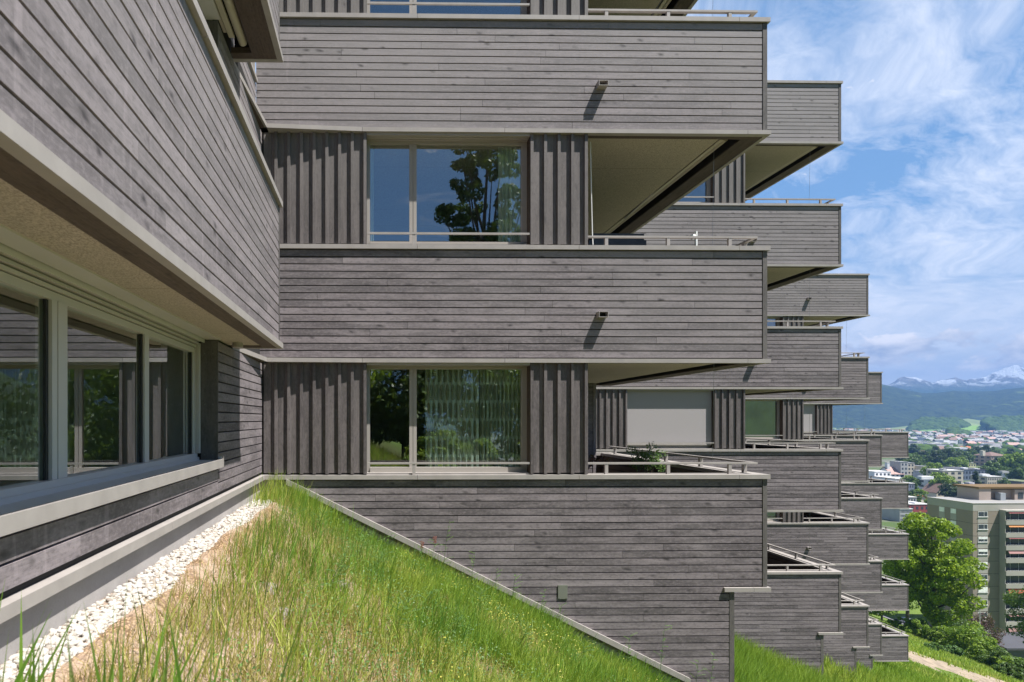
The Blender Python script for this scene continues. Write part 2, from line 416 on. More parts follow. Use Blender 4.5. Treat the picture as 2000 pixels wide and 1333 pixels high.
def spout(root, x, y, z):
    m = MB(); w, h, t, L = .12, .075, .006, .112
    a, b = y-L, y-.0
    m.box(x-w/2, x+w/2, a, b, z-h/2, z-h/2+t, axis=1); m.box(x-w/2, x+w/2, a+.02, b, z+h/2-t, z+h/2, axis=1)
    m.box(x-w/2, x-w/2+t, a+.003, b, z-h/2+t, z+h/2-t, axis=1); m.box(x+w/2-t, x+w/2, a+.003, b, z-h/2+t, z+h/2-t, axis=1)
    m.box(x-w/2+t, x+w/2-t, b-.005, b+.0, z-h/2+t, z+h/2-t, mi=1)
    m.build('drain_spout', [M['metal'], M['slot']], root)

def window(root, x0, x1, yf, z0, z1, mull=.60, blind=False, rail=True, deep=.22, sill=True):
    """a window in a wall that looks to -y: reveal soffit, frame, mullion, two panes"""
    yg = yf+deep
    m = MB()
    # slotted head of the reveal
    for k in range(3):
        m.box(x0+.006, x1-.006, yf+.0+.075*k, yf+.058+.075*k, z1-.03, z1-.004, axis=0)
    m.box(x0+.006, x1-.006, yf+.0, yg+.02, z1-.0035, z1+.02, axis=0)
    w = m.build('window', M['frame'], root)
    f = MB(); fw = .042
    f.box(x0+.002, x0+.002+fw, yg-.03, yg+.05, z0+.02, z1-.032, axis=2); f.box(x1-.002-fw-.03, x1-.002, yg-.03, yg+.05, z0+.02, z1-.032, axis=2)
    f.box(x0+.002+fw, x1-.034-fw, yg-.03, yg+.05, z1-.068, z1-.032, axis=0)
    f.box(x0+.002+fw, x1-.034-fw, yg-.055, yg+.05, z0+.022, z0+.085, axis=0)
    f.build('frame', M['frame'], w, bevel=.003)
    mx = x0+mull
    q = MB(); q.box(mx-.047, mx-.004, yg-.022, yg+.05, z0+.086, z1-.069, axis=2); q.box(mx+.004, mx+.047, yg-.022, yg+.05, z0+.086, z1-.069, axis=2)
    q.box(mx-.004, mx+.004, yg-.012, yg+.05, z0+.086, z1-.069, axis=2)
    q.build('mullion', M['frame'], w)
    for a, b in ((x0+.045, mx-.048), (mx+.048, x1-.077)):
        q = MB(); q.box(a-.002, b+.002, yg+.004, yg+.012, z0+.086, z1-.069); q.build('pane', M['glass'], w)
    if sill:
        q = MB(); q.box(x0+.004, x1-.004, yf+.03, yg-.02, z0-.03, z0+.021, axis=0); q.build('sill', M['metal'], w)
    # side reveal of brown board at the right, guide rail
    q = MB(); q.box(x1-.003, x1+.02, yf+.001, yg+.05, z0+.022, z1-.032, axis=2); q.build('reveal', M['wood_dark'], w)
    if blind:
        yb = yf+.10
        q = MB(); nx, nz = 24, 12
        q.box(x0+.02, x1-.02, yb, yb+.004, z0+.12, z1-.031); q.build('roller_blind', M['blind'], w)
        q = MB(); q.box(x0+.02, x1-.02, yb-.012, yb+.016, z0+.09, z0+.122, axis=0); q.build('bottom_bar', M['metal'], w, bevel=.003)
    if rail:
        q = MB(); q.box(x0+.01, x1-.012, yf-.004, yf+.022, z0+.135, z0+.16, axis=0); q.box(mx-.02, mx+.02, yf+.0, yf+.018, z0+.0005, z0+.135, axis=2)
        q.build('guard_rail', M['metal'], w)
    return w

def room(root, x0, x1, y0, y1, z0, z1):
    m = MB(); t = .06
    m.box(x0, x1, y1, y1+t, z0, z1); m.box(x0-t, x0, y0, y1+t, z0, z1); m.box(x1, x1+t, y0, y1+t, z0, z1)
    m.box(x0, x1, y0, y1, z0-t, z0); m.box(x0, x1, y0, y1, z1, z1+t)
    m.build('room_interior', M['room'], root)

def curtain(x0, x1, y, z0, z1, label, pattern=True, amp=.03, folds=12, axis=0):
    m = MB(); N = folds*10
    pts = []
    for i in range(N+1):
        t = i/N; a = x0+(x1-x0)*t; w = amp*(math.sin(t*folds*6.283)+.5*math.sin(t*folds*2.3*6.283+1)+.4*math.sin(t*5))
        pts.append((a, y+w))
    L = 0; us = [0]
    for i in range(N): L += math.dist(pts[i], pts[i+1]); us.append(L)
    for i in range(N):
        (a, b), (c, e) = pts[i], pts[i+1]
        if axis == 0: q = [(a, b, z0), (c, e, z0), (c, e, z1), (a, b, z1)]
        else: q = [(b, a, z0), (e, c, z0), (e, c, z1), (b, a, z1)]
        m.quad(q, [(us[i], z0), (us[i+1], z0), (us[i+1], z1), (us[i], z1)])
    o = m.build('curtain', M['curtain'] if pattern else M['sheer'], None, smooth=True)
    # hang it from a rail: origin at its foot
    c0 = Vector(((x0+x1)/2, y, z0)) if axis == 0 else Vector((y, (x0+x1)/2, z0))
    o.data.transform(__import__('mathutils').Matrix.Translation(-c0)); o.location = c0
    tag(o, label, 'curtain'); return o

def unit(i, kmin, kmax, ground, blinds=(), skip_step=False, spouts=()):
    X, Y = XS[i], YS[i]; XL = X-(6.50 if i == 1 else 5.9)
    Yn = YS[i+1] if i+1 < len(YS) else Y+7.4
    root = empty('terraced_building', (X-2.5, Y, ground), LABELS[i], 'building', 'stepped blocks of the terraced housing')
    xi = X-2.30; Yw = Y+5.05; Yt = Y+5.69
    for k in range(kmin, kmax+1):
        zt = H(k); zb = zt-TH; base = (k == kmin)
        # ---- parapet boards
        m = MB()
        lf = None
        if base and i == 1: lf = lambda z: max(XL+.02, -1.30+(-.755-.075-z)/.497)
        boards_x(m, XL, X-.058, zb+.062, zt-.062, Y, left=(lambda z: max(XL+.02, -1.30+(-.775-z)/.497)) if (base and i == 1) else None)
        boards_y(m, Y+.005, Yt, zb+.062, zt-.062, X, split=False)
        if base and not skip_step:
            lf2 = (lambda z: max(XL+.02, -1.30+(-.775-z)/.497)) if i == 1 else None
            n = round((zb+.062-ground)/PITCH)
            boards_x(m, XL, X-.478, zb+.062-n*PITCH, zb+.062, Y, left=lf2)
        par = m.build('parapet', M['wood'], root)
        # core behind the boards and brown inner lining
        m = MB()
        xc = XL if not (base and i == 1) else XL
        if base and i == 1:
            pz = lambda x: -.775-.497*(x+1.30)
            xs_ = [XL+.02, -1.30, 3.9]
            m.xz([(XL+.02, -.84), (-1.30, -.84), (1.32, -2.08), (1.32, -2.13), (X-.03, -2.13), (X-.03, zt-.056), (XL+.02, zt-.056)], Y+.0235, Y+.2)
            m.xz([(1.42, -2.135), (3.97, pz(3.97)), (X-.50, pz(X-.5)), (X-.50, -2.135)], Y+.0235, Y+.2)
        else:
            m.box(XL, X-.03, Y+.0235, Y+.2, zb+.055, zt-.056)
            if base and not skip_step: m.box(XL, X-.50, Y+.0235, Y+.2, ground-1.0, zb+.054)
        m.box(X-.2, X-.0235, Y+.2005, Yt, zb+.055, zt-.056, axis=1)
        m.box(X-1.6 if i else X-.5, X-.03, Yt+.001, Yt+.15, zb+.055, zt-.056, axis=0)
        m.build('parapet_core', M['slot'], par)
        if k > kmin or True:
            m = MB()
            m.box(xi-.0, X-.215, Y+.2005, Y+.214, zb+.32, zt-.057, axis=0); boards_y(m, Y+.22, Yt-.001, zb+.32, zt-.057, X-.222, th=.02, split=False, sgn=-1, pitch=.12)
            boards_x(m, xi, X-.23, zb+.32, zt-.057, Yt-.02, th=.018, split=False, pitch=.12)
            m.build('inner_lining', M['wood_dark'], par)
        # corner board
        m = MB(); m.box(X-.054, X+.002, Y-.006, Y+.026, zb+.056, zt-.0575, axis=2); m.box(X-.022, X+.0055, Y+.0265, Y+.06, zb+.056, zt-.0575, axis=2)
        m.build('corner_board', M['wood_dark'] if False else M['cornerwood'], par)
        # coping
        m = MB(); yi = Y+.245 if True else 0
        wall_here = k < kmax
        cut_bar(m, XL if i != 1 else -1.475, X+.03, Y-.032, Y+.245, zt-.055, zt, 0, 2.05, first=.40)
        m2 = MB(); cut_bar(m2, X-.245, X+.03, Y+.249, Yt+.18, zt-.055, zt-.0005, 1, 2.4)
        cut_bar(m2, X-1.6 if i else X-.45, X-.249, Yt-.04, Yt+.18, zt-.055, zt-.0008, 0, 3)
        m.v += []; cp = m.build('coping', M['metal'], par, bevel=.004)
        m2.build('side_coping', M['metal'], par, bevel=.004)
        # bottom trim
        m = MB()
        if base and not skip_step:
            cut_bar(m, X-.56, X+.035, Y-.036, Y+.06, zb, zb+.052, 0, .4, first=.22)
            m.box(X-.25, X-.001, Y+.061, Yt, zb, zb+.05, axis=1)
            m.build('base_trim', M['metal'], par, bevel=.004)
            m = MB(); m.box(X-.482, X-.42, Y-.004, Y+.05, ground-1.0, zb-.002, axis=2); m.build('corner_board', M['cornerwood'], par)
        else:
            xa = XL if i != 1 else -.16
            cut_bar(m, xa, X+.035, Y-.036, Y+.05, zb, zb+.052, 0, 3.1, first=.30)
            cut_bar(m, X-.02, X+.035, Y+.051, Yt+.16, zb, zb+.0515, 1, 4)
            m.box(X-1.2, X-.021, Yt+.11, Yt+.16, zb, zb+.051, axis=0)
            m.build('base_trim', M['metal'], par, bevel=.004)
            if i == 1:   # the trim swings out a little towards the re-entrant corner
                m = MB(); m.prism([(-1.345, Y-.125), (-.164, Y-.036), (-.164, Y+.05), (-1.345, Y+.05)], zb, zb+.052); m.build('base_trim', M['metal'], par)
        # ---- soffit of this tray
        if not (base and not skip_step):
            m = MB()
            m.box(XL, X-.53, Y+.152, Yt, zb+.016, zb+.2)
            so = m.build('soffit', M['soffit'], root)
            m = MB(); m.box(xi-.1, X-.021, Y+.0505, Y+.151, zb+.006, zb+.06, axis=0); m.box(X-.255, X-.0215, Y+.152, Yt+.10, zb+.006, zb+.06, axis=1); m.box(X-1.2, X-.256, Yt+.001, Yt+.1, zb+.006, zb+.06, axis=0)
            m.build('rim_board', M['wood_dark'], so)
            m = MB(); m.box(X-.529, X-.2555, Y+.152, Yt, zb+.19, zb+.2); m.box(X-.53, X-.522, Y+.152, Yt, zb+.02, zb+.19); m.box(X-.263, X-.256, Y+.152, Yt, zb+.02, zb+.19)
            m.build('awning_recess', M['slot'], so)
            aw = MB(); aw.tube([(X-.35, Y+.35, zb+.10), (X-.35, Yt-.25, zb+.10)], .036, 12); a0 = aw.build('awning', M['cassette'], root, smooth=True)
            aw = MB(); aw.box(X-.455, X-.40, Y+.30, Yt-.3, zb+.06, zb+.085, axis=1); aw.build('front_bar', M['cassette'], a0)
            aw = MB(); aw.tube([(X-.50, Y+.25, zb+.06), (X-.50, Y+1.9, zb+.06)], .013, 6); aw.tube([(X-.50, Y+1.9, zb+.06), (X-.43, Y+3.8, zb+.055)], .011, 6); aw.build('folding_arm', M['wire'], a0)
            if k > kmin: 
                aw = MB(); aw.tube([(X-.47, Y+.42, zb+.06), (X-.47, Y+.46, zb-1.27)], .0022, 4); aw.build('guide_wire', M['wire'], a0)
        # terrace floor
        m = MB(); m.box(xi, X-.222, Y+.2145, Yt-.001, zb+.24, zb+.30); m.box(XL, xi, Y+.21, Yt, zb+.24, zb+.30)
        m.build('terrace_floor', M['tile'], root)
        if k in spouts: spout(root, X-2.13, Y, zt-.885)
        # ---- wall of the storey above this coping
        railed = k < kmax or i == 5
        if railed:
            railing(root, X, Y, Yt, zt, xi+.012, [X-2.03, X-1.23, X-.43], [Y+.35+1.22*j for j in range(5)])
        if k < kmax:
            z0, z1 = zt, H(k+1)-TH
            wx0, wx1 = X-5.11, X-3.03
            bf = Y+.028
            m = MB()
            if i == 1: battens(m, XL+.09, wx0-.018, z0+.012, z1, bf, 8, False, True)
            elif True: battens(m, XL+.0, wx0-.018, z0+.012, z1, bf, 5, False, True)
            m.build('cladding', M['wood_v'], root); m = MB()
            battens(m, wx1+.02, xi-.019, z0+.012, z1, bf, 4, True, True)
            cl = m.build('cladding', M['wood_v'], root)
            m = MB(); m.box(XL, wx0-.001, bf+.0205, bf+.18, z0+.001, z1); m.box(wx1+.021, xi-.001, bf+.0205, bf+.18, z0+.001, z1)
            m.box(xi-.16, xi-.001, bf+.1805, Yw+.2, zb+.3005, z1+.015, axis=1)
            m.build('wall', M['slot'], root)
            m = MB(); boards_y(m, bf+.021, Yw, zb+.301, z1+.014, xi+.021, split=False); boards_x(m, xi+.022, X-.61, zb+.301, z1+.014, Yw, split=True)
            boards_y(m, Yw+.03, Yn, zb+.301, z1+.014, X-.56, split=False)
            m.box(X-.61, X-.55, Yw-.01, Yw+.028, zb+.301, z1+.014, axis=2)
            m.box(xi, X-.585, Yw+.023, Yw+.1, zb+.301, z1+.014)
            m.build('balcony_wall', M['wood'], root)
            window(root, wx0, wx1, bf-.03, z0, z1, .60, blind=(k in blinds))
            room(root, XL+.05, xi-.22, bf+.30, bf+4.2, zb+.36, z1+.10)
            # closing slabs round the room so that no light leaks in
            m = MB(); m.box(XL-.2, X-.6, bf+.182, Yn, z1+.17, z1+.3); m.build('floor_slab', M['concrete'], root)
    # roof
    if i != 5:
        m = MB(); m.box(XL, X-.21, Y+.21, Yn, H(kmax)-.35, H(kmax)-.2); m.build('roof', M['concrete'], root)
    return root

M['cornerwood'] = wood_material('dark stained corner board', (.085, .078, .074), (.115, .105, .098), .3, False)
LABELS = {
 0: 'timber clad wing at the left edge with the long ribbon window over the pebble strip',
 1: 'nearest timber block facing the viewer, with patterned curtain window and slanting base trim',
 2: 'second block in the row, with the closed grey roller blind above its balcony coping',
 3: 'third block in the row, with a green reflecting window beside its vertical battens',
 4: 'fourth block in the row, narrow strip seen just left of the farthest projecting block',
 5: 'farthest block of the row, its trays projecting in front of the big maple tree',
}
B1 = unit(1, 0, 3, -3.6, spouts=(1, 2))
B2 = unit(2, -1, 3, -7.2, blinds=(0,), spouts=(0, 1, 2))
B3 = unit(3, -2, 2, -10.6, spouts=(-1, 0, 1, 2))
B4 = unit(4, -3, 1, -13.6, blinds=(0,), spouts=(-1, 0, 1))
B5 = unit(5, -4, 0, -15.2, skip_step=True, spouts=())

# slanting base trim and concrete plinth of the nearest block
m = MB()
sx = lambda x: -.750-.497*(x+1.25)
e = [-1.12+(5.12)*j/3 for j in range(4)]
for a, b in zip(e[:-1], e[1:]):
    m.xz([(a+.003, sx(a+.003)), (b, sx(b)), (b, sx(b)+.072), (a+.003, sx(a+.003)+.072)], YS[1]-.05, YS[1]+.05)
m.build('slanting_trim', M['metal'], B1, bevel=.004)
m = MB(); m.xz([(-1.44, -4.6), (4.5, -4.6), (4.5, sx(4.5)-.001), (-1.36, sx(-1.36)-.001), (-1.44, sx(-1.36)-.001)], YS[1]+.006, YS[1]+.25); m.build('plinth', M['concrete'], B1)
m = MB(); m.box(2.32, 2.44, YS[1]-.012, YS[1]+.001, -2.275, -2.10); o = m.build('cover_plate', M['plate'], B1, bevel=.006)
for sxx in (2.335, 2.425):
    for szz in (-2.262, -2.113):
        q = MB(); q.tube([(sxx, YS[1]-.015, szz), (sxx, YS[1]-.011, szz)], .004, 8); q.build('screw', M['wire'], o)
# low parapet in the re-entrant corner (levels 1, 2)
for k in (1, 2):
    zb = H(k)-TH
    m = MB(); boards_y(m, 6.99, 8.62, zb+.062, zb+.60, -1.50); ob = m.build('corner_parapet', M['wood'], B1)
    m = MB(); m.box(-1.7, -1.5235, 6.99, 8.62, zb+.062, zb+.60); m.build('parapet_core', M['slot'], ob)
    m = MB(); m.box(-1.72, -1.475, 6.98, 8.60, zb+.602, zb+.65, axis=1); m.build('coping', M['metal'], ob, bevel=.004)
    m = MB(); m.prism([(-1.72, 6.98), (-1.45, 6.98), (-1.345, 8.50), (-1.72, 8.50)], zb, zb+.052); m.build('base_trim', M['metal'], ob)
    m = MB(); m.prism([(-1.71, 7.0), (-1.475, 7.0), (-1.375, 8.49), (-1.71, 8.49)], zb-.012, zb-.001); m.build('rim_board', M['wood_dark'], ob)
    m = MB(); m.box(-1.72, -1.515, 8.60, 8.64, zb+.66, H(k)-.06); m.build('corner_panel', M['frame'], ob)

# ------------------------------------------------------------------ the wing at the left (block 0)
W0 = empty('terraced_building', (-1.8, 3, -.95), LABELS[0], 'building', 'stepped blocks of the terraced housing')
XF = -.970; YE = 6.93; Y0 = -5.0
for k in (1, 2, 3):
    zt = H(k); zb = zt-TH
    m = MB(); boards_y(m, Y0, YE-.045, zb+.062, zt-.062, XF, lens=(2.2, 4.8)); par = m.build('parapet', M['wood'], W0)
    m = MB(); boards_x(m, -1.42, XF-.06, zb+.062, zt-.062, YE-.02, split=False); m.box(XF-.2, XF-.0235, Y0, YE-.05, zb+.055, zt-.056); m.build('parapet_core', M['slot'], par)
    m = MB(); m.box(XF-.03, XF+.004, YE-.044, YE+.002, zb+.056, zt-.0575, axis=2); m.build('corner_board', M['cornerwood'], par)
    m = MB(); cut_bar(m, XF-.245, XF+.032, Y0, YE+.03, zt-.055, zt, 1, 2.6, first=.5); m.build('coping', M['metal'], par, bevel=.004)
    m = MB(); cut_bar(m, XF-.02, XF+.036, Y0, YE+.03, zb, zb+.054, 1, 4.9, first=5.3); m.box(-1.43, XF-.021, YE-.03, YE+.03, zb, zb+.053, axis=0); m.build('base_trim', M['metal'], par, bevel=.004)
    rim = .135 if k == 1 else .235
    m = MB(); ri = XF-rim-.02
    if k == 1:
        m.box(-1.9, ri, Y0, YE-.14, zb+.016, zb+.2)
    else: m.box(-1.9, ri-.26, Y0, YE-.14, zb+.016, zb+.2)
    so = m.build('soffit', M['soffit'], W0)
    m = MB(); m.box(ri+.001, XF-.021, Y0, YE-.03, zb+.004, zb+.06, axis=1); m.box(-1.43, ri, YE-.139, YE-.031, zb+.005, zb+.06, axis=0); m.build('rim_board', M['wood_dark'], so)
    if k > 1:
        m = MB(); m.box(ri-.259, ri, Y0, YE-.14, zb+.17, zb+.18); m.box(ri-.26, ri-.252, Y0, YE-.14, zb+.02, zb+.17); m.box(ri-.008, ri-.001, Y0, YE-.14, zb+.02, zb+.17); m.build('awning_recess', M['slot'], so)
        aw = MB(); aw.tube([(ri-.065, Y0, zb+.055), (ri-.065, YE-.24, zb+.055)], .042, 14); a0 = aw.build('awning', M['cassette'], W0, smooth=True)
        aw = MB(); aw.box(ri-.175, ri-.122, Y0, YE-.36, zb+.03, zb+.055, axis=1); aw.build('front_bar', M['cassette'], a0)
        aw = MB(); aw.box(ri-.215, ri-.185, Y0, YE-.42, zb+.045, zb+.075, axis=1); aw.build('folding_arm', M['cassette'], a0)
    else:
        m = MB(); m.tube([(-1.32, 6.58, zb-.028), (-1.32, 6.58, zb+.016)], .052, 20); fx = m.build('ceiling_lamp', M['frame'], W0, smooth=False)
    # storey slab
    m = MB(); m.box(-9, -1.62, Y0, 8.6, zb+.22, zb+.3); m.build('floor_slab', M['concrete'], W0)
XW = -1.43
# walls with ribbon windows: level 0 (seen) and levels 1, 2 (partly seen)
def wing_wall(k):
    z0 = H(k); z1 = H(k+1)-TH
    m = MB(); boards_y(m, 6.255, 8.655, z0+.03, z1-.005, XW, lens=(3, 5)); w = m.build('wall_boards', M['wood'], W0)
    m = MB(); m.box(XW-.3, XW-.0235, 6.262, 9.0, z0-.2, z1+.2); m.build('wall_core', M['slot'], w)
    m = MB(); m.box(-1.585, XW-.001, 6.235, 6.2545, z0+.27, z1+.0, axis=2); m.build('reveal_board', M['cornerwood'], w)
    for zz_ in np.arange(z0+.38, z1, .46):
        for xx in (-1.55, -1.475):
            q = MB(); q.tube([(xx, 6.2335, zz_), (xx, 6.2348, zz_)], .0035, 6); q.build('screw', M['wire'], w)
    # below the window
    m = MB(); boards_y(m, Y0, 6.254, z0+.03, z0+.03+2*PITCH+.04, XW, pitch=.10, lens=(3, 5)); m.build('sill_boards', M['wood'], w)
    m = MB(); m.box(XW-.3, XW-.0235, Y0, 6.26, z0-.2, z0+.26); m.build('wall_core', M['slot'], w)
    zs = z0+.333
    m = MB(); m.box(-1.61, -1.405, Y0, 6.262, zs-.004, zs, axis=1); m.box(-1.405, -1.386, Y0, 6.272, zs-.064, zs+.006, axis=1)
    m.box(-1.43, -1.4055, 6.255, 6.272, zs-.062, zs+.03, axis=1)
    m.build('sill', [M['sill']], w)
    m = MB(); m.box(-1.3855, -1.383, Y0, 6.2725, zs-.066, zs+.0075, axis=1); m.box(-1.41, -1.3856, Y0, 6.272, zs+.0065, zs+.009, axis=1); m.box(-1.43, -1.386, 6.2726, 6.275, zs-.064, zs+.034, axis=1); m.build('sill_edge', M['metal'], w)
    # window frame
    win = MB(); xg = -1.66
    win.box(xg-.05, -1.612, Y0, 6.23, zs-.001, zs+.062, axis=1)
    win.box(-1.625, -1.598, Y0, 6.23, zs-.002, zs+.028, axis=1)
    win.box(xg-.05, -1.630, Y0, 6.23, z1-.115, z1-.072, axis=1); win.box(xg-.05, -1.618, Y0, 6.23, z1-.066, z1-.046, axis=1); win.box(xg-.05, -1.600, Y0, 6.23, z1-.036, z1-.020, axis=1); win.box(xg-.05, -1.588, Y0, 6.23, z1-.012, z1+.004, axis=1)
    win.box(-1.560, -1.548, Y0, 6.234, z1-.022, z1+.010, axis=1)
    win.box(-1.538, -1.405, Y0, 6.234, z1+.006, z1+.016, axis=1)
    hd = MB(); hd.box(xg-.045, -1.64, Y0, 6.225, z1-.07, z1+.02); hd.box(-1.60, -1.53, Y0, 6.225, z1+.011, z1+.02); hd.build('head_gap', M['slot'], w)
    win.box(xg-.05, -1.63, 6.155, 6.23, zs+.062, z1-.115, axis=2)
    wo = win.build('window', M['frame_brightened'], W0, bevel=.002)
    q = MB(); q.box(-1.629, -1.607, 6.205, 6.2345, zs+.063, z1-.03, axis=2); q.box(-1.603, -1.586, 6.195, 6.2345, zs+.063, z1-.03, axis=2); q.build('blind_guide', M['frame_brightened'], wo)
    q = MB()
    q.box(xg-.05, -1.625, 3.465, 3.52, zs+.0625, z1-.1155, axis=2); q.box(xg-.05, -1.621, 3.523, 3.575, zs+.0625, z1-.1155, axis=2); q.box(xg-.05, -1.625, 3.578, 3.635, zs+.0625, z1-.1155, axis=2); q.build('mullion', M['frame_brightened'], wo)
    q = MB(); q.box(xg-.05, -1.630, 4.86, 4.915, zs+.0625, z1-.1155, axis=2); q.box(xg-.05, -1.634, 4.918, 4.965, zs+.0625, z1-.1155, axis=2); q.build('mullion', M['frame_brightened'], wo)
    for a, b in ((Y0, 3.464), (3.636, 4.859), (4.966, 6.154)):
        q = MB(); q.box(xg-.008, xg, a, b, zs+.0625, z1-.1155); q.build('pane', M['glass'], wo)
        q = MB(); q.box(xg, xg+.016, b-.024, b-.0005, zs+.064, z1-.117, axis=2); q.build('seal', M['frame_dark'], wo)
    m = MB(); m.box(-6.0, -5.9, Y0, 6.3, z0-.2, z1+.25); m.box(-6.0, -1.72, 6.2, 6.26, z0-.2, z1+.25); m.box(-6, -1.72, Y0-.1, Y0, z0-.2, z1+.25)
    m.box(-6, -1.72, Y0, 6.3, z0-.25, z0-.2); m.box(-6, -1.72, Y0, 6.3, z1+.15, z1+.2); m.build('room_interior', M['room'], W0)
    return w
w0 = wing_wall(0); wing_wall(1); wing_wall(2)
m = MB(); cut_bar(m, -1.46, -1.388, Y0, 8.597, -.757, -.700, 1, 4.0, first=3.9); m.build('base_trim', M['metal'], w0, bevel=.003)
m = MB(); m.box(-1.8, -1.441, Y0, 8.7, -1.6, -.758); m.build('plinth', M['concrete'], w0)
m = MB(); m.box(-1.9, -1.45, Y0, 8.7, 5.9, 6.5); m.build('wall', M['wood'], W0)

# ------------------------------------------------------------------ things on the terraces and behind the glass
curtain(.66, 1.36, 8.945, -1.5, .74, 'patterned grey and pale green curtain hanging behind the wide pane of the lower window', True, .024, 9)
curtain(1.38, 1.93, 8.955, -1.5, .74, 'bunched dark part of the patterned curtain at the right edge of the lower window', True, .028, 10)
curtain(1.62, 1.93, 8.95, 1.4, 3.66, 'sheer pale curtain at the right edge of the upper window', False, .02, 5)
curtain(-.09, -.02, 8.95, 1.4, 3.66, 'narrow sheer curtain at the left edge of the upper window', False, .012, 3)
curtain(.6, 3.3, -1.92, -1.1, .80, 'long sheer curtain behind the pane at the left edge of the ribbon window', False, .035, 26, axis=1)

fz = H(1)-TH+.30
t = empty('covered_table', (3.25, 9.6, fz), 'low table wrapped in a dark tarpaulin behind the railing of the upper balcony', 'table')
m = MB(); nx = 14
for a, b, c, e, za, zb_ in ((2.93, 3.72, 9.3, 9.95, fz+.02, fz+1.50),):
    m.box(a, b, c, e, za, zb_-.06)
m.prism([(2.99, 9.33), (3.70, 9.33), (3.66, 9.92), (3.02, 9.92)], fz+1.44, fz+1.54)
m.build('tarpaulin', M['cover'], t, bevel=.03)
m = MB()
for k in range(3): m.tube([(2.95+.0*k, 9.29, fz+1.2-.02*k), (3.05+.05*k, 9.285, fz+1.0), (3.1+.1*k, 9.29, fz+.6)], .012, 6)
m.build('fold', M['cover'], t, smooth=True)
for dx_ in (.1, .68):
    for dy_ in (.1, .55): m = MB(); m.box(2.93+dx_, 2.97+dx_, 9.3+dy_, 9.34+dy_, fz, fz+.02); m.build('foot', M['wire'], t)
t = empty('parasol_pole', (4.69, 9.9, fz), 'bare white parasol pole standing behind the upper balcony railing', 'parasol pole')
m = MB(); m.tube([(4.69, 9.9, fz+.06), (4.69, 9.9, 2.75)], .019, 14); m.build('pole', M['white'], t, smooth=True)
m = MB(); m.tube([(4.69, 9.9, fz), (4.69, 9.9, fz+.06)], .22, 24); m.build('base', M['concrete'], t)
m = MB(); m.tube([(4.67, 9.9, 2.68), (4.63, 9.89, 2.68)], .026, 10); m.tube([(4.63, 9.885, 2.63), (4.61, 9.88, 2.69)], .02, 8); m.build('crank', M['white'], t, smooth=True)
m = MB(); m.tube([(2.79, 8.80, 3.60), (2.80, 8.80, 3.0), (2.815, 8.80, 2.4), (2.82, 8.78, 2.20)], .006, 6)
tag(m.build('hanging_cord', M['white'], None, loc=(2.8, 8.8, 2.2)), 'thin pale cord hanging beside the vertical battens of the upper balcony', 'cord')

# ------------------------------------------------------------------ vegetation helpers (numpy)
def np_mesh(name, v, tris, mats, parent=None, loc=(0, 0, 0), rnd=None, smooth=False, k=3):
    me = bpy.data.meshes.new(name); nv, nf = len(v), len(tris)
    me.vertices.add(nv); me.vertices.foreach_set('co', np.ascontiguousarray(v, np.float32).ravel())
    me.loops.add(nf*k); me.loops.foreach_set('vertex_index', np.ascontiguousarray(tris, np.int32).ravel())
    me.polygons.add(nf); me.polygons.foreach_set('loop_start', np.arange(0, nf*k, k, dtype=np.int32))
    if smooth: me.polygons.foreach_set('use_smooth', np.ones(nf, bool))
    if rnd is not None:
        at = me.attributes.new('rnd', 'FLOAT_VECTOR', 'POINT'); at.data.foreach_set('vector', np.ascontiguousarray(rnd, np.float32).ravel())
    for m_ in (mats if isinstance(mats, (list, tuple)) else [mats]): me.materials.append(m_)
    me.update(calc_edges=True); me.validate()
    o = bpy.data.objects.new(name, me); COL.objects.link(o); o.location = loc
    if parent is not None: o.parent = parent
    return o

def leaf_mat(name, cols, trans=.35, rough=.5, big=1.5):
    """cols: four colours picked per leaf"""
    m, g = mat(name)
    at = g.n('ShaderNodeAttribute', attribute_name='rnd'); r1, r2, r3 = g.sep(at.outputs['Vector'])
    cr = g.n('ShaderNodeValToRGB'); g.l(r1, cr.inputs[0]); e = cr.color_ramp.elements
    e[0].color = (*cols[0], 1); e[1].color = (*cols[-1], 1); e[1].position = 1
    for j, c in enumerate(cols[1:-1]):
        x = e.new((j+1)/(len(cols)-1)); x.color = (*c, 1)
    c = g.mix(g.math('MULTIPLY', r2, .35), cr.outputs[0], tuple(x*.6 for x in cols[0]))
    b = g.n('ShaderNodeBsdfPrincipled'); g.l(c, b.inputs['Base Color']); b.inputs['Roughness'].default_value = rough
    b.inputs['Specular IOR Level'].default_value = .35
    t = g.n('ShaderNodeBsdfTranslucent'); tc_ = g.mix(.5, c, (.30, .42, .04)); g.l(tc_, t.inputs[0])
    mx = g.n('ShaderNodeMixShader'); mx.inputs[0].default_value = trans; g.l(b.outputs[0], mx.inputs[1]); g.l(t.outputs[0], mx.inputs[2])
    o = g.n('ShaderNodeOutputMaterial'); g.l(mx.outputs[0], o.inputs[0]); return m
G = {}
G['grass'] = leaf_mat('meadow grass blades', [(.10, .215, .028), (.24, .385, .045), (.40, .48, .075), (.58, .56, .16)], .40)
G['dry'] = leaf_mat('dry grass blades', [(.30, .27, .07), (.42, .33, .11), (.50, .40, .20), (.36, .22, .09)], .3)
G['tall'] = leaf_mat('tall green grass blades', [(.08, .20, .035), (.13, .29, .045), (.19, .36, .055)], .40, .4)
G['fore'] = leaf_mat('bright tall grass blades', [(.12, .27, .04), (.20, .38, .05), (.30, .47, .08)], .5, .45)  # lighter, more translucent version of the tall blade colours
G['herb'] = leaf_mat('herb leaves', [(.055, .13, .035), (.09, .18, .055), (.14, .235, .075), (.17, .28, .05)], .3)
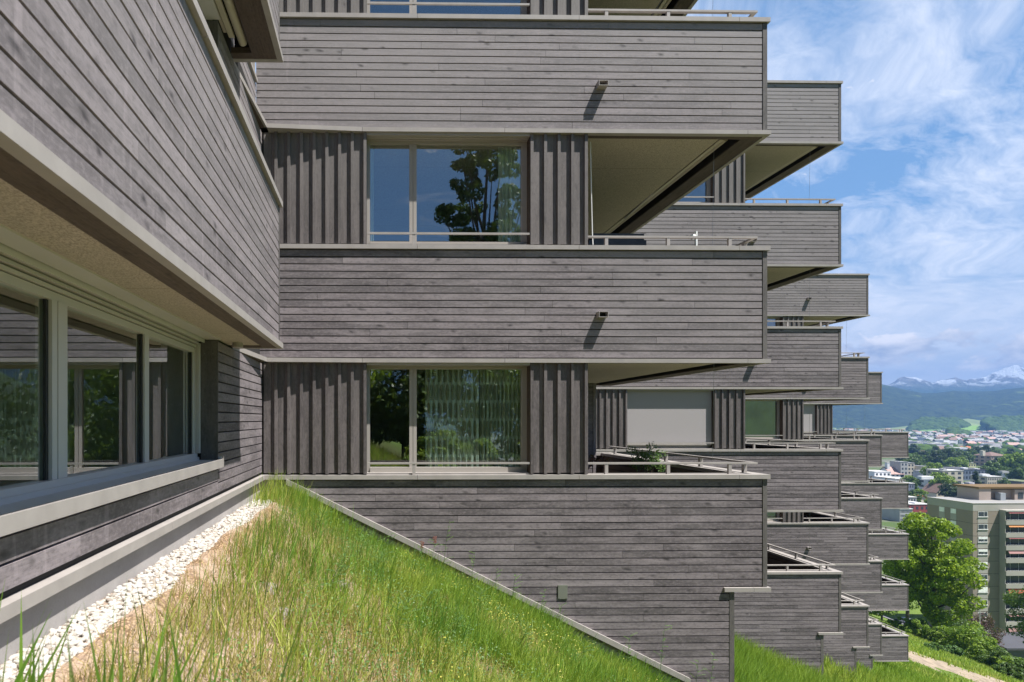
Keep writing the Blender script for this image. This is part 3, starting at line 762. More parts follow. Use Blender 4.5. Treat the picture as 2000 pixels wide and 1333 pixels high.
G['maple'] = leaf_mat('maple leaves', [(.09, .16, .008), (.18, .28, .012), (.28, .39, .016), (.38, .48, .02)], .42)
G['tree'] = leaf_mat('mixed green leaves', [(.035, .075, .014), (.055, .11, .020), (.085, .15, .025), (.12, .19, .035)], .25)
G['darktree'] = leaf_mat('dark green leaves', [(.018, .042, .012), (.03, .06, .016), (.045, .085, .02)], .2)
G['purple'] = leaf_mat('copper beech leaves', [(.05, .022, .026), (.085, .035, .04), (.13, .055, .055)], .2)
G['bush'] = leaf_mat('bright shrub leaves', [(.07, .14, .012), (.13, .23, .018), (.22, .33, .03), (.32, .41, .05)], .35)
G['flower'] = leaf_mat('yellow petals', [(.50, .45, .05), (.58, .52, .08)], .3)
G['pink'] = leaf_mat('pink petals', [(.55, .22, .24), (.65, .32, .32)], .3)
M['bark'] = simple('grey brown bark', (.085, .07, .052), .9, 6, .3, .5, 30)
M['trunk_red'] = simple('reddish bark', (.14, .085, .06), .9, 6, .3)

def hash_noise(x, y, sc, seed):
    """smooth value noise on arrays"""
    r = np.random.RandomState(seed); T = r.rand(64, 64)
    x = np.asarray(x)/sc; y = np.asarray(y)/sc
    xi, yi = np.floor(x).astype(int), np.floor(y).astype(int); fx, fy = x-xi, y-yi
    fx = fx*fx*(3-2*fx); fy = fy*fy*(3-2*fy)
    a = T[xi % 64, yi % 64]; b = T[(xi+1) % 64, yi % 64]; c = T[xi % 64, (yi+1) % 64]; d_ = T[(xi+1) % 64, (yi+1) % 64]
    return (a*(1-fx)+b*fx)*(1-fy)+(c*(1-fx)+d_*fx)*fy
def fbm(x, y, sc, seed, oct_=4):
    s = 0; a = .5
    for o_ in range(oct_): s = s+a*(hash_noise(x, y, sc, seed+o_)); sc /= 2.03; a *= .5
    return s/(1-.5**oct_)

def ground_z(x, y):
    x = np.asarray(x, float); y = np.asarray(y, float)
    s = .505-.055*np.clip((y-8.8)/7.0, 0, 1)
    d1 = np.clip(x, -1.12, 25)+1.12
    z = -.95-s*d1-.355*np.clip(x-25, 0, None)
    z = z-.09*np.clip((x+1.0)/.5, 0, 1)*np.clip((y-6.6)/1.2, 0, 1)
    near = np.clip((x+1.05)/.5, 0, 1)*np.clip((60-np.hypot(x, y))/40, 0, 1)
    z = z+near*(.16*(fbm(x, y, .9, 3)-.5)+.10*(fbm(x, y, 3.0, 8)-.5))
    z = z+np.clip((x-20)/30, 0, 1)*1.2*(fbm(x, y, 22, 5)-.5)*np.clip((200-np.hypot(x, y))/100, 0, 1)
    fl = -50+1.2*(fbm(x, y, 60, 12)-.5)
    z = np.where(z < fl+2, fl+2*np.exp(np.clip((z-fl-2)/2, -30, 0)), z)      # soft foot of the slope
    return z

def PX(px, Y): a = (px-756)/1333; return Y*(a+.017455)/(1-a*.017455)
def PZ(py, Y): return -(py-820)/1333*Y*1.0148
def at(px, Y, py=None):
    x = PX(px, Y); return (x, Y, PZ(py, Y) if py is not None else float(ground_z(x, Y)))

# ground: one sheet, fine near, coarse far
def axis_vals(lo, hi, c, fine, n):
    t = np.linspace(-1, 1, n); k = 7.5
    v = np.sinh(t*k)/np.sinh(k); v = np.where(v < 0, -v*(lo-c), v*(hi-c))+c
    return v
def grid_mesh(name, xs, ys, zf, m_, **kw):
    Xg, Yg = np.meshgrid(xs, ys, indexing='ij'); Z = zf(Xg, Yg)
    v = np.stack([Xg, Yg, Z], -1).reshape(-1, 3); ny = len(ys)
    i, j = np.meshgrid(np.arange(len(xs)-1), np.arange(ny-1), indexing='ij'); a = (i*ny+j).ravel()
    f = np.stack([a, a+ny, a+ny+1, a+1], -1)
    return np_mesh(name, v, f, m_, smooth=True, k=4, **kw)
def ground_material():
    m, g = mat('meadow soil and straw')
    pos = g.n('ShaderNodeNewGeometry').outputs['Position']; x, y, z = g.sep(pos)
    n1 = g.noise(pos, 55, 4, .7); n2 = g.noise(pos, 3.5, 5, .6); n3 = g.noise(pos, .06, 5, .6)
    fib = g.noise(g.comb(g.math('MULTIPLY', g.math('ADD', x, g.math('MULTIPLY', y, .5)), 90), g.math('MULTIPLY', y, 18), z), 1.0, 4, .7, 1.5)
    straw = g.mix(g.mapr(fib, .35, .65), (.22, .145, .10), (.60, .46, .36))
    straw = g.mix(g.math('MULTIPLY', g.mapr(n2, .5, .7), .45), straw, (.17, .13, .07))
    soil = g.mix(n1, (.055, .06, .02), (.13, .13, .05))
    dist = g.vmath('LENGTH', pos); dl = g.n('ShaderNodeVectorMath', operation='LENGTH'); g.l(pos, dl.inputs[0]); L = dl.outputs['Value']
    nearx = g.mapr(g.math('ADD', x, g.math('MULTIPLY', g.math('SUBTRACT', n2, .5), 5.0)), .8, 3.6, 0, 1)
    col = g.mix(g.math('MAXIMUM', nearx, g.mapr(L, 9, 14)), straw, soil)
    mead = g.mix(g.mapr(n3, .3, .7), (.075, .125, .022), (.14, .19, .04))
    mead = g.mix(g.math('MULTIPLY', g.mapr(g.noise(pos, .9, 5, .65), .45, .7), .5), mead, (.05, .085, .015))
    col = g.mix(g.mapr(L, 20, 60), col, mead)
    town = g.mix(g.mapr(g.noise(pos, .02, 5, .6), .4, .6), (.07, .105, .035), (.15, .15, .13))
    col = g.mix(g.mapr(L, 230, 330), col, town)
    finish(g, col, .95, g.math('ADD', n1, fib), .8, .02, .1); return m
xs = np.unique(np.concatenate([axis_vals(-9000, 12000, 0, 0, 260), np.arange(-1.6, 6, .07)]))
ys = np.unique(np.concatenate([axis_vals(-9000, 14000, 4, 0, 260), np.arange(1, 9, .08)]))
tag(grid_mesh('ground', xs, ys, ground_z, ground_material()), kind='structure')

def blades(name, m_, px, py, h, w, lean=.35, label=None, cat='grass', seed=1, tone=None, droop=.25, cards=0.0, zoff=0.0, kind='stuff'):
    r = np.random.RandomState(seed); n = len(px); az = r.uniform(0, 2*np.pi, n); fa = r.uniform(0, 2*np.pi, n)
    z0 = ground_z(px, py)-.015+zoff; ln = lean*r.rand(n)**.7
    # slope and wind pull the tips down-hill (+x)
    dx_ = np.cos(az)*ln+.10; dy_ = np.sin(az)*ln-.04
    T = np.array([0, .38, .72, 1.0]); Wd = np.array([1, .85, .55, 0])
    V = np.empty((n, 7, 3)); sx_, sy_ = np.cos(fa)*w/2, np.sin(fa)*w/2
    idx = 0
    for t, wd in zip(T, Wd):
        cx = px+dx_*h*t**1.7; cy = py+dy_*h*t**1.7; cz = z0+h*(t-droop*ln*t**3)
        if wd:
            V[:, idx] = np.stack([cx-sx_*wd, cy-sy_*wd, cz], -1); V[:, idx+1] = np.stack([cx+sx_*wd, cy+sy_*wd, cz], -1); idx += 2
        else: V[:, idx] = np.stack([cx, cy, cz], -1)
    b = (np.arange(n)*7)[:, None, None]
    F = (np.array([[0, 1, 3], [0, 3, 2], [2, 3, 5], [2, 5, 4], [4, 5, 6]])[None]+b).reshape(-1, 3)
    tn = r.rand(n) if tone is None else np.clip(tone+.28*(r.rand(n)-.5), 0, 1)
    rn = np.repeat(np.stack([tn, r.rand(n), r.rand(n)], -1), 7, 0)
    o = np_mesh(name, V.reshape(-1, 3), F, m_, rnd=rn)
    return tag(o, label, cat, None, kind)

# meadow right in front of the nearest block
def scatter(n, x0, x1, y0, y1, dens, seed):
    r = np.random.RandomState(seed); X, Y = [], []; c = 0
    while c < n:
        a = r.uniform(x0, x1, n); b = r.uniform(y0, y1, n); k = r.rand(n) < dens(a, b); X.append(a[k]); Y.append(b[k]); c += k.sum()
    return np.concatenate(X)[:n], np.concatenate(Y)[:n]
def inframe(a, b):
    z = ground_z(a, b)+.3; px = 733+1333*a/b; py = 820-1333*z/b
    return (px > -60) & (px < 2060) & (py < 1420) & (b > .8)
def near_dens(a, b):
    patch = fbm(a, b, .75, 21, 3); bare = np.clip((a+1.0)/1.6, 0, 1)
    cl = np.clip((patch-.56+.36*bare)*5, 0, 1)
    edge = np.clip((b-7.9)/.5, 0, 1)
    hole = np.clip((fbm(a, b, .42, 87, 3)-.40-.10*np.clip(1-(a+.6)/2.2, 0, 1))*9, .04, 1)
    cl = cl*hole
    return np.where(inframe(a, b) & (a > -1.02+.10*fbm(a, b, .6, 9)), np.clip(.05+cl*.95*np.clip(.35+.65*bare, 0, 1)+.8*edge, 0, 1), 0)
px_, py_ = scatter(98000, -1.15, 5.4, 2.0, 8.55, near_dens, 31)
tone = np.clip(.12+1.15*(fbm(px_, py_, .7, 44, 4)-.22)+.22*(1-np.clip((py_-3)/4.5, 0, 1)), 0, 1)
hgt = (.09+.22*rs.rand(len(px_))**1.5)*(.35+1.3*fbm(px_, py_, .55, 51, 3))
blades('meadow_grass', G['grass'], px_, py_, hgt, .0042+.0045*rs.rand(len(px_)), .60, 'dense bright green meadow grass on the slope before the nearest facade', 'grass', 2, tone)
a_, b_ = scatter(42000, -1.10, 4.6, 2.0, 8.3, lambda a, b: np.where(inframe(a, b), .34+.66*np.clip(1.35-(a+1)/2.6, 0, 1)*(fbm(a, b, .6, 61, 3) > .45), 0), 33)
blades('dry_grass', G['dry'], a_, b_, .05+.16*rs.rand(len(a_)), .003+.002*rs.rand(len(a_)), 1.0, 'straw coloured dry grass between the green blades', 'grass', 3, droop=.5)
a_, b_ = scatter(2600, -1.0, 4.6, 2.6, 8.5, lambda a, b: np.where(inframe(a, b), .25+.75*(fbm(a, b, .5, 63, 2) > .58), 0), 34)
blades('seeding_grass', G['tall'], a_, b_, .28+.22*rs.rand(len(a_)), .004+.003*rs.rand(len(a_)), .35, 'taller grass stalks rising out of the meadow', 'grass', 4)
# tuft at the wall foot
a_, b_ = scatter(1500, -1.38, -.6, 7.3, 8.55, lambda a, b: .3+.7*(b > 7.8), 35)
blades('corner_grass', G['grass'], a_, b_, .12+.30*rs.rand(len(a_))**2, .004+.003*rs.rand(len(a_)), .4, 'grass growing against the wall in the re-entrant corner', 'grass', 5)
# tall out-of-focus blades right at the lens
cl = [(-.92, 1.55), (-.78, 1.40), (-.70, 1.50), (-.62, 1.35), (-.52, 1.50), (-.46, 1.32), (-.36, 1.45), (-.28, 1.38), (-.18, 1.5), (-.95, 1.75), (-.6, 1.7), (-.40, 1.62), (-.02, 1.6), (.16, 1.7)]
a_, b_, h_ = [], [], []
for cx, cy in cl:
    for _ in range(8):
        a_.append(cx+rs.normal(0, .045)); b_.append(cy+rs.normal(0, .05))
        top = (-.29 if cx < -.30 else -.42)*(cy/1.4)-.20*rs.rand()**1.3+.05*(rs.rand() < .2)
        h_.append(top)
a_, b_, h_ = map(np.array, (a_, b_, h_)); h_ = np.clip(h_-ground_z(a_, b_), .3, 1.2)
blades('foreground_grass', G['fore'], a_, b_, h_, .009+.013*rs.rand(len(a_)), .26, 'long blurred grass blades along the bottom edge nearest the viewer', 'grass', 6, droop=.1)
# meadow below the other blocks
def path_y(x): return 56.5+.20*(np.asarray(x)-43)+1.1*np.sin(np.asarray(x)*.16)
def off_path(a, b):
    d_ = b-path_y(a); return ~((d_ < 3.3+2.0*(fbm(a, b, 2.2, 5, 3)-.5)) & (d_ > -3.3-2.6*(fbm(a, b, 1.8, 6, 3)-.5))) | (fbm(a, b, .8, 19, 2) > .66)
def mid_d(a, b): return np.where(inframe(a, b) & (a > 4.55) & ((733+1333*a/b) > 1380), .3+.7*fbm(a, b, 2.5, 71, 3), 0)
a_, b_ = scatter(26000, 4.6, 14, 8.7, 15.9, mid_d, 36)
blades('meadow_grass', G['grass'], a_, b_, .22+.30*rs.rand(len(a_)), .007+.006*rs.rand(len(a_)), .5, 'meadow grass on the slope below the second block', 'grass', 7, np.clip(.05+.6*fbm(a_, b_, 1.5, 81, 3), 0, 1))
a_, b_ = scatter(34000, 10, 40, 15.9, 52, mid_d, 37)
blades('meadow_grass', G['grass'], a_, b_, .25+.35*rs.rand(len(a_)), .02+.02*rs.rand(len(a_)), .5, 'meadow grass on the slope below the farther blocks', 'grass', 8, np.clip(.1+.65*fbm(a_, b_, 4, 82, 3), 0, 1))
a_, b_ = scatter(36000, 30, 92, 42, 112, lambda a, b: np.where(inframe(a, b) & ((733+1333*a/b) > 1600) & off_path(a, b), .3+.7*fbm(a, b, 5, 72, 3), 0), 38)
dp_ = b_-path_y(a_); blades('hillside_grass', G['grass'], a_, b_, (.25+.4*rs.rand(len(a_)))*np.where((dp_ < 0) & (dp_ > -8), .22, 1.0), .06+.06*rs.rand(len(a_)), .6, 'long grass of the sunny hillside below the blocks', 'grass', 9, np.clip(.25+.75*fbm(a_, b_, 7, 83, 3), 0, 1))
# low broad leaved herbs between the grass
a_, b_ = scatter(15000, -.7, 5.0, 2.6, 8.55, lambda a, b: np.where(inframe(a, b), np.clip((fbm(a, b, .7, 95, 3)-.47)*6, 0, 1)*.9+.1*(a > .3), 0), 43)
r = np.random.RandomState(44); n = len(a_); zc = ground_z(a_, b_)+.03+.20*r.rand(n); nr_ = r.normal(size=(n, 3))*.5+np.array([.1, -.2, 1]); nr_ /= np.linalg.norm(nr_, axis=1)[:, None]
t1 = np.cross(nr_, r.normal(size=(n, 3))); t1 /= np.linalg.norm(t1, axis=1)[:, None]; t2 = np.cross(nr_, t1); s_ = (.005+.008*r.rand(n))[:, None]; P_ = np.stack([a_, b_, zc], -1)
V = np.stack([P_-t1*s_, P_-t2*s_*.5, P_+t1*s_, P_+t2*s_*.5], 1)
tag(np_mesh('meadow_herbs', V.reshape(-1, 3), np.arange(n*4).reshape(-1, 4), G['herb'], rnd=np.repeat(r.rand(n, 3), 4, 0), k=4), 'low leafy herbs filling the gaps of the meadow', 'ground cover', kind='stuff')
# small yellow flowers
a_, b_ = scatter(650, .3, 4.8, 3.4, 8.5, lambda a, b: np.where(inframe(a, b), (fbm(a, b, .9, 91, 3) > .5)*1.0, 0), 39)
r = np.random.RandomState(7); n = len(a_); s_ = .0035+.003*r.rand(n); zc = ground_z(a_, b_)+.10+.14*r.rand(n)
V = np.stack([np.stack([a_+s_*c_, b_+s_*d_*.6, zc+s_*e_], -1) for c_, d_, e_ in ((-1, -1, -.4), (1, -1, -.4), (1, 1, .5), (-1, 1, .5))], 1)
tag(np_mesh('yellow_flowers', V.reshape(-1, 3), np.arange(n*4).reshape(-1, 4), G['flower'], rnd=np.repeat(r.rand(n, 3), 4, 0), k=4), 'tiny yellow flowers dotted through the meadow', 'flowers', kind='stuff')

# pebble strip along the wall
def ico(sub=1):
    import bmesh
    b = bmesh.new(); bmesh.ops.create_icosphere(b, subdivisions=sub, radius=1); v = np.array([x.co[:] for x in b.verts]); f = np.array([[y.index for y in x.verts] for x in b.faces]); b.free(); return v, f
IV, IF = ico(2)
def pebbles(name, X, Y, Z, S, m_, seed, label, smooth=True):
    r = np.random.RandomState(seed); n = len(X); out = np.empty((n, len(IV), 3))
    th = r.uniform(0, 6.28, n); sc = np.stack([S*r.uniform(.9, 1.35, n), S*r.uniform(.75, 1.05, n), S*r.uniform(.5, .75, n)], -1)
    t2 = r.uniform(-.45, .45, n)
    for_ = IV[None]*sc[:, None]
    ph = r.uniform(0, 6.28, (n, 3)); amp = .13
    for_ = for_*(1+amp*np.sin(IV[None, :, 0]*2.3+ph[:, None, 0])*np.cos(IV[None, :, 1]*2.1+ph[:, None, 1]))[..., None]
    x, y, z = for_[..., 0], for_[..., 1], for_[..., 2]
    x, z = x*np.cos(t2)[:, None]-z*np.sin(t2)[:, None], x*np.sin(t2)[:, None]+z*np.cos(t2)[:, None]
    c, s = np.cos(th)[:, None], np.sin(th)[:, None]
    out[..., 0] = x*c-y*s+X[:, None]; out[..., 1] = x*s+y*c+Y[:, None]; out[..., 2] = z+Z[:, None]
    F = (IF[None]+(np.arange(n)*len(IV))[:, None, None]).reshape(-1, 3)
    o = np_mesh(name, out.reshape(-1, 3), F, m_, rnd=np.repeat(r.rand(n, 3), len(IV), 0), smooth=smooth)
    return tag(o, label, 'gravel', kind='stuff')
def pebble_mat():
    m, g = mat('pale river pebbles')
    at = g.n('ShaderNodeAttribute', attribute_name='rnd'); r1, r2, r3 = g.sep(at.outputs['Vector'])
    pos = g.n('ShaderNodeNewGeometry').outputs['Position']; n1 = g.noise(pos, 70, 4, .6, 1.0)
    cr = g.n('ShaderNodeValToRGB'); g.l(r1, cr.inputs[0]); e = cr.color_ramp.elements
    e[0].color = (.36, .33, .29, 1); e[1].color = (.50, .49, .46, 1); x = e.new(.35); x.color = (.42, .385, .33, 1); x = e.new(.7); x.color = (.44, .41, .38, 1); x = e.new(.06); x.color = (.24, .20, .17, 1)
    c = g.mix(g.math('MULTIPLY', g.mapr(n1, .5, .7), .4), cr.outputs[0], (.33, .27, .20))
    finish(g, c, .75, n1, .3, .003, .3); return m
n = 8500; r = np.random.RandomState(15); py2 = 2.0+6.0*r.rand(n)**1.15; wob = .025*np.sin(py2*2.1)+.02*np.sin(py2*5.3)
px2 = -1.435+(.275+wob)*r.rand(n); lay = r.rand(n)
pebbles('pebble_strip', px2, py2, -.965+.028*lay, .0095+.0105*r.rand(n)**1.6, pebble_mat(), 16, 'strip of rounded whitish pebbles along the foot of the plinth')
# coir matting beside it
def mat_coir():
    m, g = mat('coir erosion matting')
    pos = g.n('ShaderNodeNewGeometry').outputs['Position']; x, y, z = g.sep(pos)
    wv = g.n('ShaderNodeTexVoronoi', feature='F1'); g.l(g.comb(g.math('MULTIPLY', x, 1), g.math('MULTIPLY', y, .8), z), wv.inputs['Vector']); wv.inputs['Scale'].default_value = 62
    n1 = g.noise(pos, 40, 4, .7)
    c = g.mix(g.mapr(wv.outputs['Distance'], .1, .6), (.50, .34, .20), (.17, .11, .065)); c = g.mix(g.mapr(g.noise(pos, 5, 4, .6), .4, .65), c, (.44, .33, .25))
    finish(g, c, .95, wv.outputs['Distance'], 1.0, -.012, .1); return m
nx, ny = 14, 150; V = []
for j in range(ny):
    y = 2.0+5.6*j/(ny-1); xa = -1.20+.03*math.sin(y*2.1)+.022*math.sin(y*5.3); xb = xa+.20+.05*math.sin(y*1.7+1)
    for i_ in range(nx):
        t_ = i_/(nx-1); x = xa+(xb-xa)*t_; z = float(ground_z(x, y)); 
        V.append((x, y, z+.028*math.sin(math.pi*min(1, t_*1.25+.06))**.6+.006*math.sin(x*90)*math.sin(y*70)))
F = [(j*nx+i_, j*nx+i_+1, (j+1)*nx+i_+1, (j+1)*nx+i_) for j in range(ny-1) for i_ in range(nx-1)]
tag(np_mesh('erosion_mat', np.array(V), np.array(F), mat_coir(), smooth=True, k=4), 'rolled edge of orange brown coir matting beside the white pebbles', 'matting')
# a few stones
def rock(loc, s, label, seed):
    v, f = ico(3); r = np.random.RandomState(seed); ph = r.uniform(0, 6, 6)
    d_ = 1+.16*np.sin(v[:, 0]*3+ph[0])*np.cos(v[:, 1]*2.5+ph[1])+.10*np.sin(v[:, 2]*6+ph[2]+v[:, 0]*4)+.05*np.sin(v[:, 1]*13+ph[3])+.04*r.rand(len(v))
    v = v*d_[:, None]*np.array(s); o = np_mesh('rock', v, f, M['rock'], loc=loc, smooth=True)
    return tag(o, label, 'rock')
M['rock'] = simple('pale weathered stone', (.25, .215, .19), .95, 40, .45, .9, 120)
for (px3, py3, Yr, s, lb, sd) in ((522, 1212, 4.55, (.07, .10, .05), 'pale rough stone lying in the straw patch', 1), (660, 1140, 5.6, (.10, .07, .05), 'greyish stone half hidden by the grass', 2), (548, 1262, 4.2, (.07, .10, .035), 'flat stone just below the pale rough one', 3)):
    xr = (px3-733)/1333*Yr; rock((xr, Yr, float(ground_z(xr, Yr))-.012), s, lb, sd)

# feathery vetch plants that stand up in front of the boards
def plant(name, x, y, h, label, nleaf=9, seed=0, flower=None, m_='herb', lean=.1, spread=.10):
    r = random.Random(seed); z = float(ground_z(x, y)); root = empty(name, (x, y, z-.01), label, 'plant')
    pts = [(x+lean*h*t*t*r.uniform(.8, 1.2), y+.02*t, z-.01+h*t) for t in (0, .3, .6, .85, 1)]
    s = MB(); s.tube(pts, [.0035, .003, .0025, .002, .0012], 5)
    V, F = [], []
    for k in range(nleaf):
        t = .25+.75*k/nleaf; bx, by, bz = [np.interp(t, (0, .3, .6, .85, 1), [p[a] for p in pts]) for a in range(3)]
        az = r.uniform(0, 6.28); L = spread*r.uniform(.7, 1.3)*(1.15-.5*t); rise = r.uniform(.2, .9)
        dx_, dy_ = math.cos(az), math.sin(az)
        s.tube([(bx, by, bz), (bx+dx_*L, by+dy_*L, bz+rise*L)], .001, 3, cap=False)
        for q in range(7):
            u = (q+1)/7; cx, cy, cz = bx+dx_*L*u, by+dy_*L*u, bz+rise*L*u-.15*L*u*u
            for sg in (-1, 1):
                w_, l_ = .005, .017*(1.1-.5*u)
                nxd, nyd = -dy_*sg, dx_*sg
                b_ = len(V); V += [(cx-dx_*w_, cy-dy_*w_, cz), (cx+nxd*l_*.6-dx_*w_, cy+nyd*l_*.6-dy_*w_, cz+.005), (cx+nxd*l_, cy+nyd*l_, cz+.006), (cx+nxd*l_*.6+dx_*w_, cy+nyd*l_*.6+dy_*w_, cz+.003)]
                F.append((b_, b_+1, b_+2, b_+3))
    s.build('stem', G['herb'], root)
    V = np.array(V)-np.array([x, y, z-.01])
    rr = np.repeat(np.random.RandomState(seed).rand(len(F), 3), 4, 0)
    np_mesh('leaves', V, np.array(F), G[m_], root, rnd=rr, k=4)
    if flower:
        rq = np.random.RandomState(seed+5); tp = np.array(pts[-1])-np.array([x, y, z-.01]); n_ = 26
        c = tp+np.stack([rq.normal(0, .012, n_), rq.normal(0, .012, n_), rq.uniform(-.05, .03, n_)], -1); s_ = .007
        V = np.stack([c+np.array(o_)*s_ for o_ in ((-1, 0, -1), (1, .5, -1), (1, 0, 1), (-1, -.5, 1))], 1).reshape(-1, 3)
        np_mesh('flower_head', V, np.arange(n_*4).reshape(-1, 4), G[flower], root, rnd=np.repeat(rq.rand(n_, 3), 4, 0), k=4)
    return root
PL = [(866, 1012, 'tall vetch standing before the boards above the slanting trim, tallest of the weeds', None, .55), (920, 1075, 'bushy vetch leaning over the slanting trim, right of the tallest weed', None, .4), (843, 1052, 'pink flowering stem beside the tallest weed', 'pink', .35),
      (820, 1062, 'short stem with a reddish flower head touching the slanting trim', 'pink', .3), (966, 1110, 'feathery weed halfway down the slanting trim', None, .35), (1000, 1120, 'small two-branched weed left of the cover plate', None, .32), (1057, 1150, 'slender weed just left of the cover plate', None, .35),
      (1092, 1180, 'weed right under the cover plate', None, .3), (1292, 1215, 'tall vetch before the lower boards, halfway between plate and corner post', None, .5), (1228, 1240, 'fine weed above the lower end of the slanting trim', None, .35), (1362, 1290, 'leafy weed at the bottom near the corner post', None, .4), (1390, 1275, 'thin weed beside the corner post at the bottom', None, .4),
      (760, 1040, 'small pale weed at the upper part of the slanting trim', None, .25)]
for q, (a, b, lb, fl, hh) in enumerate(PL):
    Yp = 8.38; xp = (a-733)/1333*Yp; zt_ = -(b-820)/1333*Yp; h = max(.2, zt_-float(ground_z(xp, Yp)))
    plant('vetch_plant', xp, Yp, h, lb, 11, 100+q, fl)
HB = [(700, 1120, 7.2), (620, 1075, 7.4), (885, 1290, 5.4), (830, 1240, 5.8), (775, 1310, 4.9), (1010, 1290, 6.0), (640, 1270, 5.0), (660, 1215, 5.6), (560, 1130, 6.2), (930, 1180, 7.0), (1130, 1270, 6.9), (730, 1180, 6.4)]
HL = ['in the upper meadow near the trim', 'nearest the top corner of the meadow', 'at the middle of the bottom edge', 'just above the one at the middle of the bottom edge', 'left of the one at the middle of the bottom edge', 'low in the meadow under the cover plate', 'at the right side of the straw patch', 'right of the pale stone', 'between pebbles and dense grass', 'in the middle of the dense meadow', 'near the lower end of the trim', 'in the centre of the meadow']
for q, ((a, b, Yp), lb) in enumerate(zip(HB, HL)):
    xp = (a-733)/1333*Yp; plant('vetch_plant', xp, Yp, .30, 'blue green feathery vetch '+lb, 16, 200+q, None, 'herb', .3, .14)

# balcony plants
def leaf_cloud(centres, radii, n, size, seed, squash=.8, up=.35, cup=0):
    r = np.random.RandomState(seed); centres = np.asarray(centres, float); radii = np.asarray(radii, float)
    w = radii**2; w = w/w.sum(); ci = r.choice(len(centres), n, p=w)
    d_ = r.normal(size=(n, 3)); d_ /= np.linalg.norm(d_, axis=1)[:, None]
    rad = radii[ci]*(.55+.5*r.rand(n))**.7
    p = centres[ci]+d_*rad[:, None]*np.array([1, 1, squash])
    nrm = d_*.6+r.normal(size=(n, 3))*.55+np.array([0, 0, up]); nrm /= np.linalg.norm(nrm, axis=1)[:, None]
    t = np.cross(nrm, r.normal(size=(n, 3))); t /= np.linalg.norm(t, axis=1)[:, None]; b = np.cross(nrm, t)
    s = (size*(.6+.8*r.rand(n)))[:, None]
    V = np.stack([p-t*s*.9, p-b*s*.55+t*s*.1, p+t*s, p+b*s*.55+t*s*.1], 1)
    tone = np.clip(.45+.30*r.randn(n)+.18*(r.rand(len(centres))[ci]-.5)*2, 0, 1)
    return V.reshape(-1, 3), np.arange(n*4).reshape(-1, 4), np.repeat(np.stack([tone, r.rand(n), r.rand(n)], -1), 4, 0)
zf = H(0)-TH+.30
t = empty('potted_shrub', (4.35, 10.9, zf), 'round green shrub in a pot behind the lower balcony railing', 'plant')
cs = [(-.22+.44*random.random(), -.18+.36*random.random(), 1.12+.36*random.random()) for _ in range(26)]+[(0, 0, 1.0), (.05, 0, .9)]
V, F, rr = leaf_cloud(cs, [.09]*28, 1500, .018, 3); np_mesh('foliage', V, F, G['herb'], t, rnd=rr, k=4)
m = MB()
for c in cs[::2]: m.tube([(4.35, 10.9, zf+.35), (4.35+c[0]*.4, 10.9+c[1]*.4, zf+.65), (4.35+c[0], 10.9+c[1], zf+c[2])], [.007, .005, .003], 5)
m.build('stem', M['bark'], t)
m = MB(); m.tube([(4.35, 10.9, zf), (4.35, 10.9, zf+.40)], [.15, .19], 20); m.build('pot', M['concrete'], t, smooth=False)
t = empty('potted_maple', (2.95, 9.15, zf), 'small dark red leaved plant beside the battens on the lower balcony', 'plant')
cs = [(-.08+.28*random.random(), -.05+.1*random.random(), .1+1.15+.13*random.random()) for _ in range(9)]
V, F, rr = leaf_cloud(cs, [.06]*9, 330, .022, 4); np_mesh('foliage', V, F, G['purple'], t, rnd=rr, k=4)
m = MB(); m.tube([(2.95, 9.15, zf+.3), (2.98, 9.15, zf+1.25)], .006, 5); m.build('stem', M['bark'], t)
m = MB(); m.tube([(2.95, 9.15, zf), (2.95, 9.15, zf+.35)], [.10, .13], 18); m.build('pot', M['concrete'], t)

# ------------------------------------------------------------------ trees
def make_tree(name, label, cat, loc, height, crown_w, crown_lo, mkey, n, size, seed, trunk=.25, bark='bark', group=None, clump=.20, nclump=46, lean=(0, 0), limbs=True, shape='round', trunk_name='trunk'):
    r = random.Random(seed); root = empty(name, loc, label, cat, group)
    H_, lo = height, crown_lo; cz = (lo+H_)/2; rz = (H_-lo)/2; rx = crown_w/2
    cs, rad = [], []
    while len(cs) < nclump:
        a, b, c = r.uniform(-1, 1), r.uniform(-1, 1), r.uniform(-1, 1); d_ = math.sqrt(a*a+b*b+c*c)
        if d_ > 1 or d_ < .40: continue
        if shape == 'cone': k = (1-c)/2*1.15+.05
        elif shape == 'round': k = 1.0 if c < .2 else 1-.25*(c-.2)
        else: k = 1
        k *= r.uniform(.85, 1.08)
        cs.append((a*rx*k*(1-clump)+lean[0]*(c+1)/2, b*rx*k*(1-clump)+lean[1]*(c+1)/2, cz+c*rz*(1-clump*.6))); rad.append(min(rx, rz)*clump*r.uniform(.7, 1.35)*(1.2 if shape != 'cone' else .8))
    V, F, rr = leaf_cloud(cs, rad, n, size, seed); np_mesh('crown', V, F, G[mkey], root, rnd=rr, k=4)
    m = MB(); L = Vector(loc)
    if limbs:
        top = H_*.88 if shape != 'cone' else H_*.95
        tp = [L+Vector((lean[0]*t*.6+.03*H_*math.sin(t*5+seed)*t*.4, lean[1]*t*.6, -.3+(top+.3)*t)) for t in (0, .2, .45, .7, 1)]
        m.tube(tp, [trunk*1.15, trunk, trunk*.75, trunk*.45, trunk*.12], 8)
        for c in cs[::4]:
            t0 = max(.18, min(.8, (c[2]-rz*.5)/H_)); s0 = L+Vector((lean[0]*t0*.6, lean[1]*t0*.6, top*t0))
            e = L+Vector(c); mid_ = s0.lerp(e, .5)+Vector((0, 0, -.04*H_))
            m.tube([s0, mid_, e], [trunk*.34, trunk*.22, trunk*.07], 5, cap=False)
    else: m.tube([L+Vector((0, 0, -.2)), L+Vector((0, 0, cz))], [trunk, trunk*.5], 6)
    m.build(trunk_name, M[bark], root, smooth=True)
    return root
